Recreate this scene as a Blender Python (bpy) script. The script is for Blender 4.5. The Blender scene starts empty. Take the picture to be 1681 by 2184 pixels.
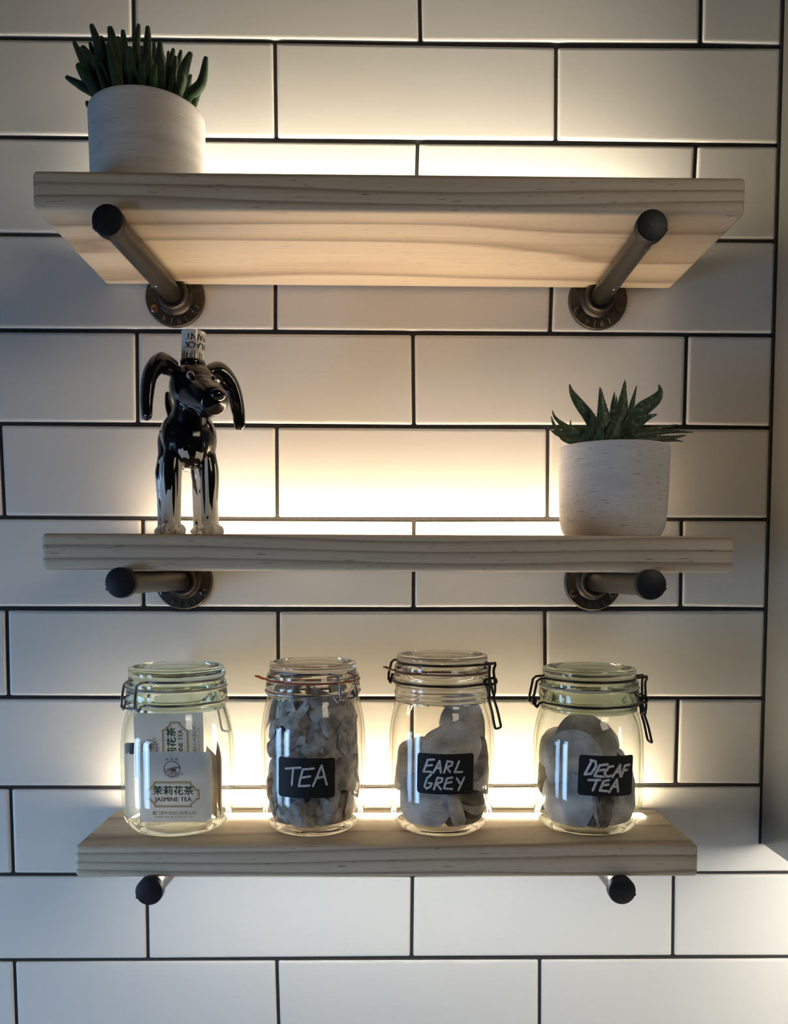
import bpy, bmesh, math, random
import numpy as np
from mathutils import Vector, Matrix, Euler, noise
PI = math.pi
SC = bpy.context.scene
COL = SC.collection
# lamp colours and powers: the LED strips of the three shelves, the strip under the cabinet, the window, the ceiling lamp, the room
LAMPS = {'top': (98, 84, 63), 'mid': (46, 35, 23.5), 'bot': (108, 87, 58), 'down': (31.5, 31, 29), 'cab': (80, 74, 63), 'win': (.76, 1.27, 2.0), 'ceil': (4.1, 3.5, 2.7), 'room': (.006, .006, .006)}

# ------------------------------------------------------------------ scene tree helpers
def link(o, parent=None):
    COL.objects.link(o)
    if parent is not None:
        o.parent = parent
    return o

def tag(o, label=None, cat=None, group=None, kind=None):
    for k, v in (('label', label), ('category', cat), ('group', group), ('kind', kind)):
        if v:
            o[k] = v
    return o

def thing(name, label, cat, loc=(0, 0, 0), rotz=0.0, group=None):
    o = bpy.data.objects.new(name, None)
    o.empty_display_size = 0.02
    link(o)
    o.location = loc
    o.rotation_euler = (0, 0, rotz)
    return tag(o, label, cat, group)

def obj(name, bm, mats, parent=None, smooth=None, recalc=True):
    """bmesh -> ONE linked mesh object; smooth = crease angle in degrees, None for flat"""
    if recalc:
        bmesh.ops.recalc_face_normals(bm, faces=bm.faces)
    me = bpy.data.meshes.new(name)
    bm.to_mesh(me)
    bm.free()
    for m in (mats if isinstance(mats, (list, tuple)) else [mats]):
        me.materials.append(m)
    if smooth is not None:
        me.polygons.foreach_set('use_smooth', [True] * len(me.polygons))
        me.set_sharp_from_angle(angle=math.radians(smooth))
    return link(bpy.data.objects.new(name, me), parent)

# ------------------------------------------------------------------ shape helpers
def lathe(bm, prof, seg=72, mi=0, closed=False, sx=1.0, center=(0, 0, 0)):
    """revolve (r, z) points about z; closed joins the last point to the first"""
    rings = []
    for r, z in prof:
        if r < 1e-7:
            rings.append([bm.verts.new((center[0], center[1], center[2] + z))])
        else:
            rings.append([bm.verts.new((center[0] + r * math.cos(2 * PI * i / seg),
                                        center[1] + r * math.sin(2 * PI * i / seg), center[2] + z)) for i in range(seg)])
    n = len(rings)
    for k in range(n if closed else n - 1):
        a, b = rings[k], rings[(k + 1) % n]
        for i in range(seg):
            j = (i + 1) % seg
            if len(a) == 1 and len(b) == 1:
                break
            if len(a) == 1:
                f = bm.faces.new((a[0], b[j], b[i]))
            elif len(b) == 1:
                f = bm.faces.new((a[i], a[j], b[0]))
            else:
                f = bm.faces.new((a[i], a[j], b[j], b[i]))
            f.material_index = mi
    return bm

def smooth_path(pts, closed=False, n=6):
    """Catmull-Rom through the points"""
    P = [Vector(p) for p in pts]
    m = len(P)
    out = []
    last = m if closed else m - 1
    for i in range(last):
        if closed:
            a, b, c, d = P[(i - 1) % m], P[i], P[(i + 1) % m], P[(i + 2) % m]
        else:
            a, b, c, d = P[max(i - 1, 0)], P[i], P[i + 1], P[min(i + 2, m - 1)]
        for k in range(n):
            t = k / n
            out.append(0.5 * ((2 * b) + (c - a) * t + (2 * a - 5 * b + 4 * c - d) * t * t + (3 * b - a - 3 * c + d) * t ** 3))
    if not closed:
        out.append(P[-1])
    return out

def tube(bm, pts, r, closed=False, seg=10, mi=0, flat=None):
    """sweep a circle along pts; r a number or a list; flat = (axis vector, factor) squashes the section along axis"""
    P = [Vector(p) for p in pts]
    n = len(P)
    R = list(r) if isinstance(r, (list, tuple)) else [r] * n
    tang = []
    for i in range(n):
        a = P[(i - 1) % n] if (closed or i > 0) else P[0]
        b = P[(i + 1) % n] if (closed or i < n - 1) else P[-1]
        t = (b - a)
        tang.append(t.normalized() if t.length > 1e-9 else Vector((0, 0, 1)))
    u = tang[0].orthogonal().normalized()
    rings = []
    for i in range(n):
        t = tang[i]
        u = (u - t * u.dot(t))
        u = u.normalized() if u.length > 1e-9 else t.orthogonal().normalized()
        v = t.cross(u)
        ring = []
        for k in range(seg):
            q = 2 * PI * k / seg
            off = (u * math.cos(q) + v * math.sin(q)) * R[i]
            if flat:
                ax, fac = flat
                off = off - ax * off.dot(ax) * (1 - fac)
            ring.append(bm.verts.new(P[i] + off))
        rings.append(ring)
    for i in range(n if closed else n - 1):
        a, b = rings[i], rings[(i + 1) % n]
        sh = 0
        if closed and i == n - 1:
            d = [sum((a[k].co - b[(k + s) % seg].co).length for k in range(0, seg, 2)) for s in range(seg)]
            sh = d.index(min(d))
        for k in range(seg):
            f = bm.faces.new((a[k], a[(k + 1) % seg], b[(k + 1 + sh) % seg], b[(k + sh) % seg]))
            f.material_index = mi
    if not closed:
        for ring, d, t in ((rings[0], -1, tang[0]), (rings[-1], 1, tang[-1])):
            c = sum((v.co for v in ring), Vector()) / seg
            rr = R[0] if d < 0 else R[-1]
            tip = bm.verts.new(c + t * d * rr * 0.45)
            for k in range(seg):
                f = bm.faces.new((ring[k], ring[(k + 1) % seg], tip) if d > 0 else (ring[(k + 1) % seg], ring[k], tip))
                f.material_index = mi
    return bm

def ellipsoid(bm, c, rad, rot=None, u=20, v=14):
    M = Matrix.Translation(Vector(c)) @ (rot.to_matrix().to_4x4() if rot else Matrix()) @ Matrix.Diagonal((*rad, 1))
    return bmesh.ops.create_uvsphere(bm, u_segments=u, v_segments=v, radius=1, matrix=M)

def box(bm, lo, hi, mi=0):
    r = bmesh.ops.create_cube(bm, size=1, matrix=Matrix.Translation([(a + b) / 2 for a, b in zip(lo, hi)]) @
                              Matrix.Diagonal((*[b - a for a, b in zip(lo, hi)], 1)))
    for f in {f for v in r['verts'] for f in v.link_faces}:
        f.material_index = mi
    return r['verts']

def bevel_all(bm, w, seg=3, test=None):
    es = [e for e in bm.edges if len(e.link_faces) == 2 and e.calc_face_angle(0) > 0.5 and (test is None or test(e))]
    bmesh.ops.bevel(bm, geom=es, offset=w, segments=seg, profile=0.5, affect='EDGES', clamp_overlap=True)

def poly(bm, pts, fmap, mi=0):
    """flat polygon of (u, v) points put through fmap"""
    f = bm.faces.new([bm.verts.new(fmap(u, v)) for u, v in pts])
    f.material_index = mi
    return f

def rounded_rect(w, h, r, n=5, cx=0, cy=0):
    out = []
    for sx, sy, a0 in ((1, 1, 0), (-1, 1, 90), (-1, -1, 180), (1, -1, 270)):
        for k in range(n + 1):
            a = math.radians(a0 + 90 * k / n)
            out.append((cx + sx * (w / 2 - r) + r * math.cos(a), cy + sy * (h / 2 - r) + r * math.sin(a)))
    return out

def stroke(bm, pts, w, fmap, lift=0.0, mi=0):
    """one pen stroke: a ribbon with round ends and joints"""
    P = [Vector((*p, 0)) for p in pts]
    for i in range(len(P) - 1):
        a, b = P[i], P[i + 1]
        d = (b - a).normalized()
        n = Vector((-d.y, d.x, 0)) * w / 2
        m = max(1, int((b - a).length / 0.003))
        ring = []
        for k in range(m + 1):
            q = a.lerp(b, k / m)
            ring.append((bm.verts.new(fmap(*(q + n).xy, lift)), bm.verts.new(fmap(*(q - n).xy, lift))))
        for k in range(m):
            bm.faces.new((ring[k][0], ring[k][1], ring[k + 1][1], ring[k + 1][0])).material_index = mi
    for k, q in enumerate(P):
        vs = [bm.verts.new(fmap(q.x + w / 2 * math.cos(2 * PI * j / 12), q.y + w / 2 * math.sin(2 * PI * j / 12), lift + 2e-5 * (1 + k % 3))) for j in range(12)]
        bm.faces.new(vs).material_index = mi

def text_into(bm, body, size, fmap, lift=0.0, extrude=0.0, bold=0.0, align='CENTER', mi=0, xscale=1.0, cx=0.0, cy=0.0):
    """lettering as mesh faces, put through fmap(u, v, w)"""
    cu = bpy.data.curves.new('lettering', 'FONT')
    cu.body = body
    cu.size = size
    cu.align_x = align
    cu.align_y = 'CENTER'
    cu.extrude = extrude
    cu.offset = bold
    cu.resolution_u = 3
    o = bpy.data.objects.new('lettering', cu)
    COL.objects.link(o)
    dg = bpy.context.evaluated_depsgraph_get()
    me = bpy.data.meshes.new_from_object(o.evaluated_get(dg))
    vs = [bm.verts.new(fmap(v.co.x * xscale + cx, v.co.y + cy, v.co.z + lift)) for v in me.vertices]
    for p in me.polygons:
        try:
            bm.faces.new([vs[i] for i in p.vertices]).material_index = mi
        except ValueError:
            pass
    bpy.data.objects.remove(o)
    bpy.data.curves.remove(cu)
    bpy.data.meshes.remove(me)

def blend(bm, voxel, it=6, fac=0.5):
    """weld overlapping closed shapes in bm into one continuous skin"""
    me = bpy.data.meshes.new('raw')
    bmesh.ops.recalc_face_normals(bm, faces=bm.faces)
    bm.to_mesh(me)
    bm.free()
    o = bpy.data.objects.new('raw', me)
    COL.objects.link(o)
    m = o.modifiers.new('r', 'REMESH')
    m.mode = 'VOXEL'
    m.voxel_size = voxel
    s = o.modifiers.new('s', 'SMOOTH')
    s.iterations = it
    s.factor = fac
    dg = bpy.context.evaluated_depsgraph_get()
    me2 = bpy.data.meshes.new_from_object(o.evaluated_get(dg))
    bpy.data.objects.remove(o)
    bpy.data.meshes.remove(me)
    out = bmesh.new()
    out.from_mesh(me2)
    bpy.data.meshes.remove(me2)
    return out

# ------------------------------------------------------------------ materials
class NT:
    def __init__(s, name):
        s.m = bpy.data.materials.new(name)
        s.m.use_nodes = True
        s.t = s.m.node_tree
        s.b = s.t.nodes['Principled BSDF']
        s.out = s.t.nodes['Material Output']
    def n(s, typ, **kw):
        x = s.t.nodes.new('ShaderNode' + typ)
        for k, v in kw.items():
            if k in x.inputs:
                x.inputs[k].default_value = v
            else:
                setattr(x, k, v)
        return x
    def l(s, a, b):
        s.t.links.new(a, b)
    def coord(s, scale=(1, 1, 1), loc=(0, 0, 0), rot=(0, 0, 0)):
        tc = s.n('TexCoord')
        mp = s.n('Mapping')
        mp.inputs['Scale'].default_value = scale
        mp.inputs['Location'].default_value = loc
        mp.inputs['Rotation'].default_value = rot
        s.l(tc.outputs['Object'], mp.inputs['Vector'])
        return mp.outputs['Vector']
    def noise(s, vec, scale=1, detail=3, rough=0.5, dist=0.0):
        x = s.n('TexNoise')
        x.inputs['Scale'].default_value = scale
        x.inputs['Detail'].default_value = detail
        x.inputs['Roughness'].default_value = rough
        x.inputs['Distortion'].default_value = dist
        s.l(vec, x.inputs['Vector'])
        return x.outputs['Fac']
    def ramp(s, fac, stops):
        x = s.n('ValToRGB')
        e = x.color_ramp.elements
        while len(e) < len(stops):
            e.new(0.5)
        for q, (p, c) in zip(e, stops):
            q.position = p
            q.color = (*c, 1) if len(c) == 3 else c
        s.l(fac, x.inputs['Fac'])
        return x.outputs['Color']
    def mix(s, fac, a, b, mode='MIX'):
        x = s.n('Mix', data_type='RGBA', blend_type=mode)
        for sock, v in ((x.inputs[0], fac), (x.inputs[6], a), (x.inputs[7], b)):
            if hasattr(v, 'is_output'):
                s.l(v, sock)
            else:
                sock.default_value = v if not isinstance(v, tuple) else (*v, 1)
        return x.outputs[2]
    def math(s, op, a, b=0.0):
        x = s.n('Math', operation=op)
        for sock, v in ((x.inputs[0], a), (x.inputs[1], b)):
            if hasattr(v, 'is_output'):
                s.l(v, sock)
            else:
                sock.default_value = v
        return x.outputs[0]
    def bump(s, h, strength=0.3, dist=0.001):
        x = s.n('Bump')
        x.inputs['Strength'].default_value = strength
        x.inputs['Distance'].default_value = dist
        s.l(h, x.inputs['Height'])
        s.l(x.outputs['Normal'], s.b.inputs['Normal'])
    def base(s, c):
        if isinstance(c, tuple):
            s.b.inputs['Base Color'].default_value = (*c, 1)
        else:
            s.l(c, s.b.inputs['Base Color'])

def plain(name, col, rough=0.5, metal=0.0, spec=0.5, coat=0.0):
    t = NT(name)
    t.base(col)
    t.b.inputs['Roughness'].default_value = rough
    t.b.inputs['Metallic'].default_value = metal
    t.b.inputs['Specular IOR Level'].default_value = spec
    t.b.inputs['Coat Weight'].default_value = coat
    return t

M = {}
t = plain('satin_white_tile', (.74, .725, .70), .38, spec=.4)
n1 = t.noise(t.coord(), 14, 2)
t.bump(n1, .12, .002)
M['tile'] = t.m
t = plain('charcoal_grout', (.035, .033, .033), .9, spec=.2)
g = t.noise(t.coord(), 900, 2)
t.base(t.ramp(g, [(.3, (.025, .024, .025)), (.7, (.06, .056, .055))]))
M['grout'] = t.m

def wood(name, seed):
    t = plain(name, (.5, .4, .3), .55, spec=.3)
    warp = t.coord((1.3, 9, 16), (seed * 3.1, seed * 1.7, seed * 0.9))
    w = t.noise(warp, 1.0, 2)
    xyz = t.n('SeparateXYZ')
    t.l(t.coord(), xyz.inputs[0])
    # growth rings: distance across the board bent by slow noise
    d = t.math('ADD', t.math('MULTIPLY', xyz.outputs['Z'], 1.0), t.math('MULTIPLY', xyz.outputs['Y'], .20))
    d = t.math('ADD', d, t.math('MULTIPLY', w, .034))
    fr = t.math('FRACT', t.math('MULTIPLY', d, 88.0))
    bands = t.ramp(fr, [(0, (.66, .565, .44)), (.5, (.64, .54, .41)), (.70, (.52, .415, .30)), (.90, (.235, .165, .11)), (1, (.62, .52, .40))])
    fine = t.noise(t.coord((7, 420, 420), (seed, seed * 2, 0)), 1.0, 4, .6)
    c = t.mix(.34, bands, t.ramp(fine, [(.30, (.46, .37, .27)), (.55, (.68, .585, .455)), (.8, (.72, .63, .51))]), 'MIX')
    fl = t.noise(t.coord((55, 700, 700), (seed * 5, 0, 0)), 1.0, 1)
    c = t.mix(t.ramp(fl, [(.70, (0, 0, 0)), (.76, (.7, .7, .7))]), c, (.16, .11, .08))
    t.base(c)
    t.bump(fine, .25, .0006)
    return t.m

M['black_steel'] = plain('waxed_steel', (.075, .066, .055), .36, .85).m
M['pipe'] = plain('raw_steel', (.075, .067, .056), .34, .85).m
t = plain('cast_iron', (.07, .062, .054), .45, .8)
t.bump(t.noise(t.coord(), 1200, 2), .25, .0004)
M['iron'] = t.m
M['highlit_iron'] = plain('highlit_iron', (.26, .235, .20), .35, .9).m  # lighter iron for the raised letters: their highlight put into the colour
M['screw'] = plain('dark_screw', (.09, .08, .07), .35, .9).m
M['brass_screw'] = plain('copper_screw', (.42, .22, .12), .35, .9).m
M['rubber'] = plain('black_plastic_cap', (.012, .013, .017), .5, spec=.4).m
M['wire'] = plain('steel_wire', (.28, .28, .29), .28, 1).m
M['dark_wire'] = plain('blackened_wire', (.05, .042, .038), .35, .9).m

def lamp(rgb):
    k = max(max(rgb), 1e-6)
    return tuple(c / k for c in rgb), k

def emitter(name, rgb):
    col, power = lamp(rgb)
    t = NT(name)
    e = t.n('Emission')
    e.inputs['Color'].default_value = (*col, 1)
    e.inputs['Strength'].default_value = power
    t.l(e.outputs[0], t.out.inputs['Surface'])
    return t.m

def thin_glass(name, tint, edge, rough=.015, body=.985):
    """clear vessel glass: mirror-like by angle, otherwise see-through, coloured where the path through the wall is long"""
    t = NT(name)
    lw = t.n('LayerWeight')
    lw.inputs['Blend'].default_value = .5
    f = lw.outputs['Facing']
    tr = t.n('BsdfTransparent')
    k = t.math('POWER', f, 5.0)
    t.l(t.mix(k, tuple(body * c for c in tint), edge), tr.inputs['Color'])
    gl = t.n('BsdfGlossy')
    gl.inputs['Roughness'].default_value = rough
    gl.inputs['Color'].default_value = (1, 1, 1, 1)
    fr = t.math('ADD', t.math('MULTIPLY', t.math('POWER', f, 4.5), .6), .045)
    ms = t.n('MixShader')
    t.l(fr, ms.inputs[0])
    t.l(tr.outputs[0], ms.inputs[1])
    t.l(gl.outputs[0], ms.inputs[2])
    t.l(ms.outputs[0], t.out.inputs['Surface'])
    return t.m

def thick_glass(name, col):
    t = plain(name, col, .02)
    t.b.inputs['Transmission Weight'].default_value = 1
    t.b.inputs['IOR'].default_value = 1.47
    return t.m

M['glass_clear'] = thin_glass('clear_jar_glass', (1, .995, .98), (.60, .57, .48))
M['glass_green'] = thin_glass('greenish_jar_glass', (.997, 1, .993), (.56, .64, .44))
M['base_clear'] = thick_glass('clear_base_glass', (.99, .985, .95))
M['base_green'] = thick_glass('greenish_base_glass', (.90, .97, .80))
M['gasket_red'] = plain('orange_rubber_seal', (.36, .075, .025), .55).m
M['gasket_brown'] = plain('brown_rubber_seal', (.16, .06, .045), .55).m
M['gasket_grey'] = plain('pale_grey_rubber_seal', (.42, .42, .42), .5).m
M['chalkboard'] = plain('matt_black_label', (.010, .010, .012), .62, spec=.3).m
t = plain('white_chalk_ink', (.62, .62, .63), .8)
cn = t.noise(t.coord(), 700, 2)
t.base(t.ramp(cn, [(.35, (.42, .42, .44)), (.65, (.74, .74, .75))]))
M['chalk'] = t.m

def paper(name, a, b, trans=.35, scale=60, speck=0.0, rough=.8):
    t = NT(name)
    nz = t.noise(t.coord(), scale, 3)
    c = t.ramp(nz, [(.36, a), (.62, b)])
    if speck:
        sp = t.noise(t.coord(), 1000, 0)
        c = t.mix(t.ramp(sp, [(speck, (0, 0, 0)), (speck + .03, (.85, .85, .85))]), c, (.05, .04, .035))
    df = t.n('BsdfDiffuse')
    tl = t.n('BsdfTranslucent')
    t.l(c, df.inputs['Color'])
    t.l(c, tl.inputs['Color'])
    ms = t.n('MixShader')
    ms.inputs[0].default_value = trans
    t.l(df.outputs[0], ms.inputs[1])
    t.l(tl.outputs[0], ms.inputs[2])
    t.l(ms.outputs[0], t.out.inputs['Surface'])
    return t.m

M['bag_grey'] = paper('grey_tea_paper', (.42, .40, .385), (.92, .92, .93), .38, 70)
M['bag_white'] = paper('white_tea_paper', (.56, .54, .52), (.93, .93, .94), .36, 38, .75)
M['bag_plain'] = paper('plain_tea_paper', (.46, .44, .42), (.90, .90, .91), .36, 34)
M['bag_dark'] = paper('tea_filled_paper', (.22, .195, .17), (.52, .49, .46), .35, 60, .74)
M['sachet'] = paper('white_sachet_paper', (.84, .87, .90), (.90, .92, .95), .45, 20)
M['sachet_tan'] = paper('tan_sachet_paper', (.40, .33, .25), (.55, .47, .37), .4, 40)
M['ink_dark'] = plain('dark_print', (.035, .03, .05), .6).m
M['ink_green'] = plain('green_print', (.015, .10, .055), .6).m
M['ink_gold'] = plain('gold_print', (.40, .25, .06), .5).m
M['ink_maroon'] = plain('maroon_print', (.09, .03, .05), .6).m
M['navy'] = plain('navy_card', (.02, .025, .05), .6).m
M['soil'] = plain('dark_soil', (.02, .016, .012), .95).m

def brushed_pot(name, a, b, dark, thr, seed, bs):
    t = plain(name, a, .85, spec=.2)
    xyz = t.n('SeparateXYZ')
    t.l(t.coord(), xyz.inputs[0])
    ang = t.math('ARCTAN2', xyz.outputs['Y'], xyz.outputs['X'])
    cmb = t.n('CombineXYZ')
    t.l(t.math('MULTIPLY', ang, .055), cmb.inputs[0])
    t.l(xyz.outputs['Z'], cmb.inputs[2])
    def nz(sx, sz, det, off):
        mp = t.n('Mapping')
        mp.inputs['Scale'].default_value = (sx, 1, sz)
        mp.inputs['Location'].default_value = (off, off, 0)
        t.l(cmb.outputs[0], mp.inputs[0])
        return t.noise(mp.outputs[0], 1.0, det)
    broad = nz(14, 110, 4, seed)
    c = t.ramp(broad, [(.3, a), (.7, b)])
    scr = nz(70, 900, 2, seed + 3)
    c = t.mix(t.ramp(scr, [(thr, (0, 0, 0)), (thr + .07, (.85, .85, .85))]), c, dark)
    t.base(c)
    t.bump(t.math('ADD', nz(20, 700, 3, seed + 7), t.math('MULTIPLY', scr, -.6)), bs, .0008)
    return t.m
M['pot_grey'] = brushed_pot('brushed_grey_cement', (.60, .57, .55), (.76, .73, .71), (.84, .81, .79), .64, 2.0, .35)
M['pot_white'] = brushed_pot('scratched_white_cement', (.68, .67, .67), (.78, .77, .77), (.17, .16, .16), .632, 5.0, .5)
t = plain('fuzzy_green_leaf', (.03, .075, .03), .75, spec=.2)
t.base(t.ramp(t.noise(t.coord(), 90, 3), [(.3, (.012, .032, .015)), (.7, (.038, .072, .03))]))
t.b.inputs['Sheen Weight'].default_value = .25
t.bump(t.noise(t.coord(), 1500, 2), .3, .0005)
M['finger_leaf'] = t.m
t = plain('spiny_green_leaf', (.03, .06, .03), .5)
t.base(t.ramp(t.noise(t.coord(), 260, 2), [(.42, (.025, .055, .028)), (.62, (.055, .095, .045)), (.72, (.22, .26, .18))]))
M['spiny_leaf'] = t.m
M['cabinet'] = plain('satin_grey_cabinet', (.24, .24, .225), .2, spec=.5).m
M['gap_black'] = plain('shadow_gap', (.015, .015, .015), .9).m
M['gloss_black'] = plain('black_glaze', (.008, .008, .010), .12, coat=.6).m
M['gloss_white'] = plain('white_glaze', (.72, .70, .66), .12, coat=.6).m
NODE_OFF= [[(1.4,0.1),(1.6,0.1),(1.5,0.2),(1.9,0.1),(1.8,0.1),(2.3,0.1),(1.9,0.1),(2.4,0.5),(2.2,0.6),(2.4,0.7),(2.1,0.6)],[(1.3,0.1),(1.4,0.1),(1.2,0.3),(1.4,0.3),(0.5,0.5),(4.9,-0.4),(-0.5,-0.8),(3.8,1.9),(2.8,1.2),(2.8,1.1),(2.2,0.6)],[(1.0,0.0),(1.2,0.0),(1.3,0.0),(1.5,-0.0),(1.3,-0.0),(2.5,-0.4),(0.8,0.6),(2.3,-0.2),(2.0,0.0),(2.0,0.1),(1.6,0.2)],[(-0.0,-0.1),(-0.1,-0.1),(-0.1,-0.1),(-0.0,-0.1),(0.1,-0.0),(0.1,-0.0),(-0.0,0.1),(0.0,0.1),(-0.0,0.2),(0.0,0.2),(0.0,0.2)],[(-0.6,-0.1),(-0.7,-0.2),(-0.8,-0.3),(-0.7,-0.6),(-0.9,0.3),(-1.5,-0.4),(-1.9,0.3),(-2.1,0.4),(-1.9,0.4),(-1.7,0.4),(-1.4,0.4)],[(-0.4,0.0),(-0.7,0.2),(-0.9,0.4),(-1.5,0.8),(0.0,-0.3),(0.1,0.1),(-2.7,-0.0),(-1.9,1.9),(-1.9,1.2),(-1.7,1.1),(-1.5,0.8)],[(0.4,-0.2),(0.8,-0.4),(1.1,-0.6),(1.9,-0.9),(-0.1,-0.7),(0.7,-1.0),(-1.6,0.7),(-2.2,0.9),(-1.8,0.8),(-1.6,0.9),(-1.3,0.8)],[(0.5,-0.2),(0.7,-0.2),(0.6,-0.5),(1.7,0.5),(0.3,-1.1),(0.7,0.5),(-2.5,0.4),(-0.5,2.5),(-0.8,1.8),(-0.8,1.6),(-0.9,1.2)],[(-0.1,0.6),(-0.1,0.9),(-0.2,1.2),(-0.0,0.8),(-0.0,0.5),(-0.2,0.8),(-0.4,1.3),(-0.3,1.5),(-0.4,1.5),(-0.4,1.5),(-0.5,1.3)],[(-0.8,-0.4),(-0.9,-0.6),(-1.0,-0.8),(-0.8,-0.6),(-0.4,-0.2),(-0.0,0.9),(-0.2,2.1),(-0.2,2.8),(-0.2,2.4),(-0.2,2.1),(-0.2,1.6)],[(-1.0,-0.3),(-0.7,-0.4),(-0.6,-0.5),(-0.3,-0.7),(0.2,-1.0),(1.3,-2.0),(0.4,-0.2),(-0.1,0.9),(-0.1,0.9),(0.0,1.1),(-0.0,1.1)],[(-1.9,-0.0),(-1.9,-0.0),(-2.4,-0.1),(-0.4,0.1),(-3.6,0.3),(0.7,1.6),(-1.9,0.7),(1.6,2.0),(0.8,1.6),(0.7,1.5),(0.3,1.2)],[(-1.6,0.1),(-1.5,0.1),(-1.6,0.2),(-1.3,0.3),(-1.4,0.5),(-0.8,0.9),(-0.7,1.0),(-0.0,1.2),(-0.0,1.2),(0.2,1.3),(0.0,1.1)],[(-1.2,0.3),(-1.2,0.3),(-1.2,0.4),(-1.1,0.5),(-1.0,0.6),(-0.8,0.7),(-0.7,0.8),(-0.5,0.9),(-0.4,0.9),(-0.3,0.9),(-0.3,0.9)]]
FINGERS= [((-48.2,0.0,112.2),(-74.4,-5.0,124.8),4.15),((-42.5,-14.0,108.7),(-57.3,-22.0,126.8),6.09),((-48.3,4.0,120.5),(-71.1,10.0,164.9),4.43),((-34.8,-12.0,111.9),(-55.0,-15.0,146.1),5.81),((-48.8,12.0,124.9),(-59.3,20.0,170.5),3.87),((-37.0,5.0,121.2),(-52.7,5.0,177.8),5.26),((-31.9,-8.0,114.1),(-38.2,-12.0,157.0),4.15),((-20.0,-20.0,105.6),(-26.1,-25.0,157.6),5.81),((-24.7,10.0,124.1),(-30.6,15.0,173.0),4.15),((-16.1,-5.0,115.9),(-20.2,-5.0,167.0),4.43),((-7.1,-22.0,106.7),(-7.3,-28.0,139.0),4.15),((-15.6,8.0,123.1),(-8.8,8.0,180.6),4.15),((-2.2,-4.0,116.6),(1.8,0.0,173.8),4.7),((-15.8,20.0,129.7),(-11.9,28.0,172.7),3.32),((5.7,12.0,125.5),(2.6,18.0,170.0),3.87),((10.1,-25.0,103.2),(11.4,-30.0,129.7),4.98),((15.5,-10.0,112.5),(15.6,-10.0,154.4),4.7),((14.3,16.0,126.8),(15.5,22.0,164.5),3.32),((18.3,4.0,119.2),(24.7,4.0,156.4),3.87),((25.4,-8.0,111.7),(30.5,-12.0,140.5),3.6),((22.6,8.0,119.4),(30.0,12.0,159.6),3.6),((31.4,-16.0,105.4),(45.8,-18.0,140.1),5.26),((36.8,-30.0,96.9),(41.9,-36.0,111.6),4.15),((34.6,2.0,113.2),(40.8,5.0,133.3),3.32),((39.5,8.0,110.4),(43.4,20.0,122.0),3.32),((-49.5,0.0,98.0),(-57.3,0.0,105.6),3.32),((9.6,22.0,131.1),(9.1,30.0,164.8),3.87),((-32.4,18.0,128.4),(-38.1,25.0,171.7),3.87),((-41.7,20.0,129.4),(-47.9,28.0,161.9),3.87)]
BLADES= [([(-12.5,10.0,102.7),(-21.4,11.2,120.4),(-33.7,12.5,136.9),(-39.7,13.7,146.9),(-41.5,15.0,154.8)],4.43),([(-9.4,-8.0,99.9),(-12.9,-7.0,120.3),(-16.5,-6.0,147.7)],7.19),([(5.1,22.0,108.1),(3.7,21.0,133.3),(5.0,20.0,148.5)],3.04),([(4.7,0.0,103.4),(8.1,2.5,129.7),(10.9,5.0,157.2)],6.36),([(16.7,15.0,105.9),(21.5,16.5,133.6),(26.5,18.0,154.8)],3.32),([(9.9,-5.0,101.5),(23.2,-6.2,123.9),(36.7,-7.5,134.9),(41.3,-8.8,142.7),(39.3,-10.0,149.6)],5.26),([(6.0,-15.0,98.8),(20.8,-18.5,113.1),(35.1,-22.0,118.7)],5.26),([(-24.8,-20.0,92.6),(-26.3,-23.0,102.6),(-28.4,-26.0,119.3)],6.92),([(20.1,15.0,102.6),(43.1,17.5,111.4),(70.2,20.0,116.4)],3.32),([(13.6,0.0,100.2),(46.4,0.0,105.8),(78.9,0.0,105.4)],3.6),([(19.0,-8.0,95.8),(51.3,-9.0,98.5),(68.5,-10.0,101.1)],2.77),([(29.3,8.0,97.2),(58.5,9.0,99.2),(72.5,10.0,97.8)],1.94),([(-15.3,-10.0,96.3),(-39.6,-11.3,103.9),(-56.1,-12.7,101.0),(-65.5,-14.0,104.4)],4.7),([(-19.1,10.0,100.5),(-44.5,11.7,112.1),(-54.9,13.3,120.5),(-58.6,15.0,129.0)],2.49),([(-30.9,2.0,97.0),(-53.2,1.3,104.3),(-59.5,0.7,112.8),(-62.3,0.0,120.4)],2.32),([(-34.0,-16.0,92.1),(-52.0,-19.0,94.7),(-59.9,-22.0,98.6)],3.6),([(-35.1,18.0,103.9),(-38.7,19.0,112.8),(-38.8,20.0,120.4)],1.55),([(-26.8,-4.0,92.9),(-44.3,-4.0,94.9),(-53.1,-4.0,98.6)],2.49),([(-8.2,-24.0,94.2),(-4.0,-23.0,109.0),(3.4,-22.0,122.9)],5.26),([(-18.3,-30.0,91.1),(-20.0,-32.0,99.1),(-21.0,-34.0,121.5)],2.21),([(-35.2,-30.0,88.9),(-35.3,-32.0,95.9),(-32.1,-34.0,100.7)],3.87),([(-22.4,-34.0,88.4),(-22.0,-36.0,95.3),(-20.5,-38.0,98.1)],4.43),([(7.4,26.0,104.3),(8.5,26.0,134.3),(8.2,26.0,145.9)],2.21),([(-11.6,5.0,105.2),(-0.8,5.0,115.0),(-5.4,5.0,122.6)],3.32)]

# ================================================================== SETTING
TW, TH, Z0 = 0.300, 0.1003, 2.200        # tile pitch and the height of the topmost joint in view
# hand-set wall: how far each joint crossing strays from the regular grid (mm), columns -3..7 in half tiles, joints -1..12
def node(c, j):
    ox, oz = NODE_OFF[min(max(j + 1, 0), 13)][min(max(c + 3, 0), 10)]
    return c * TW / 2 + ox / 1000, Z0 - j * TH + oz / 1000

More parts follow.
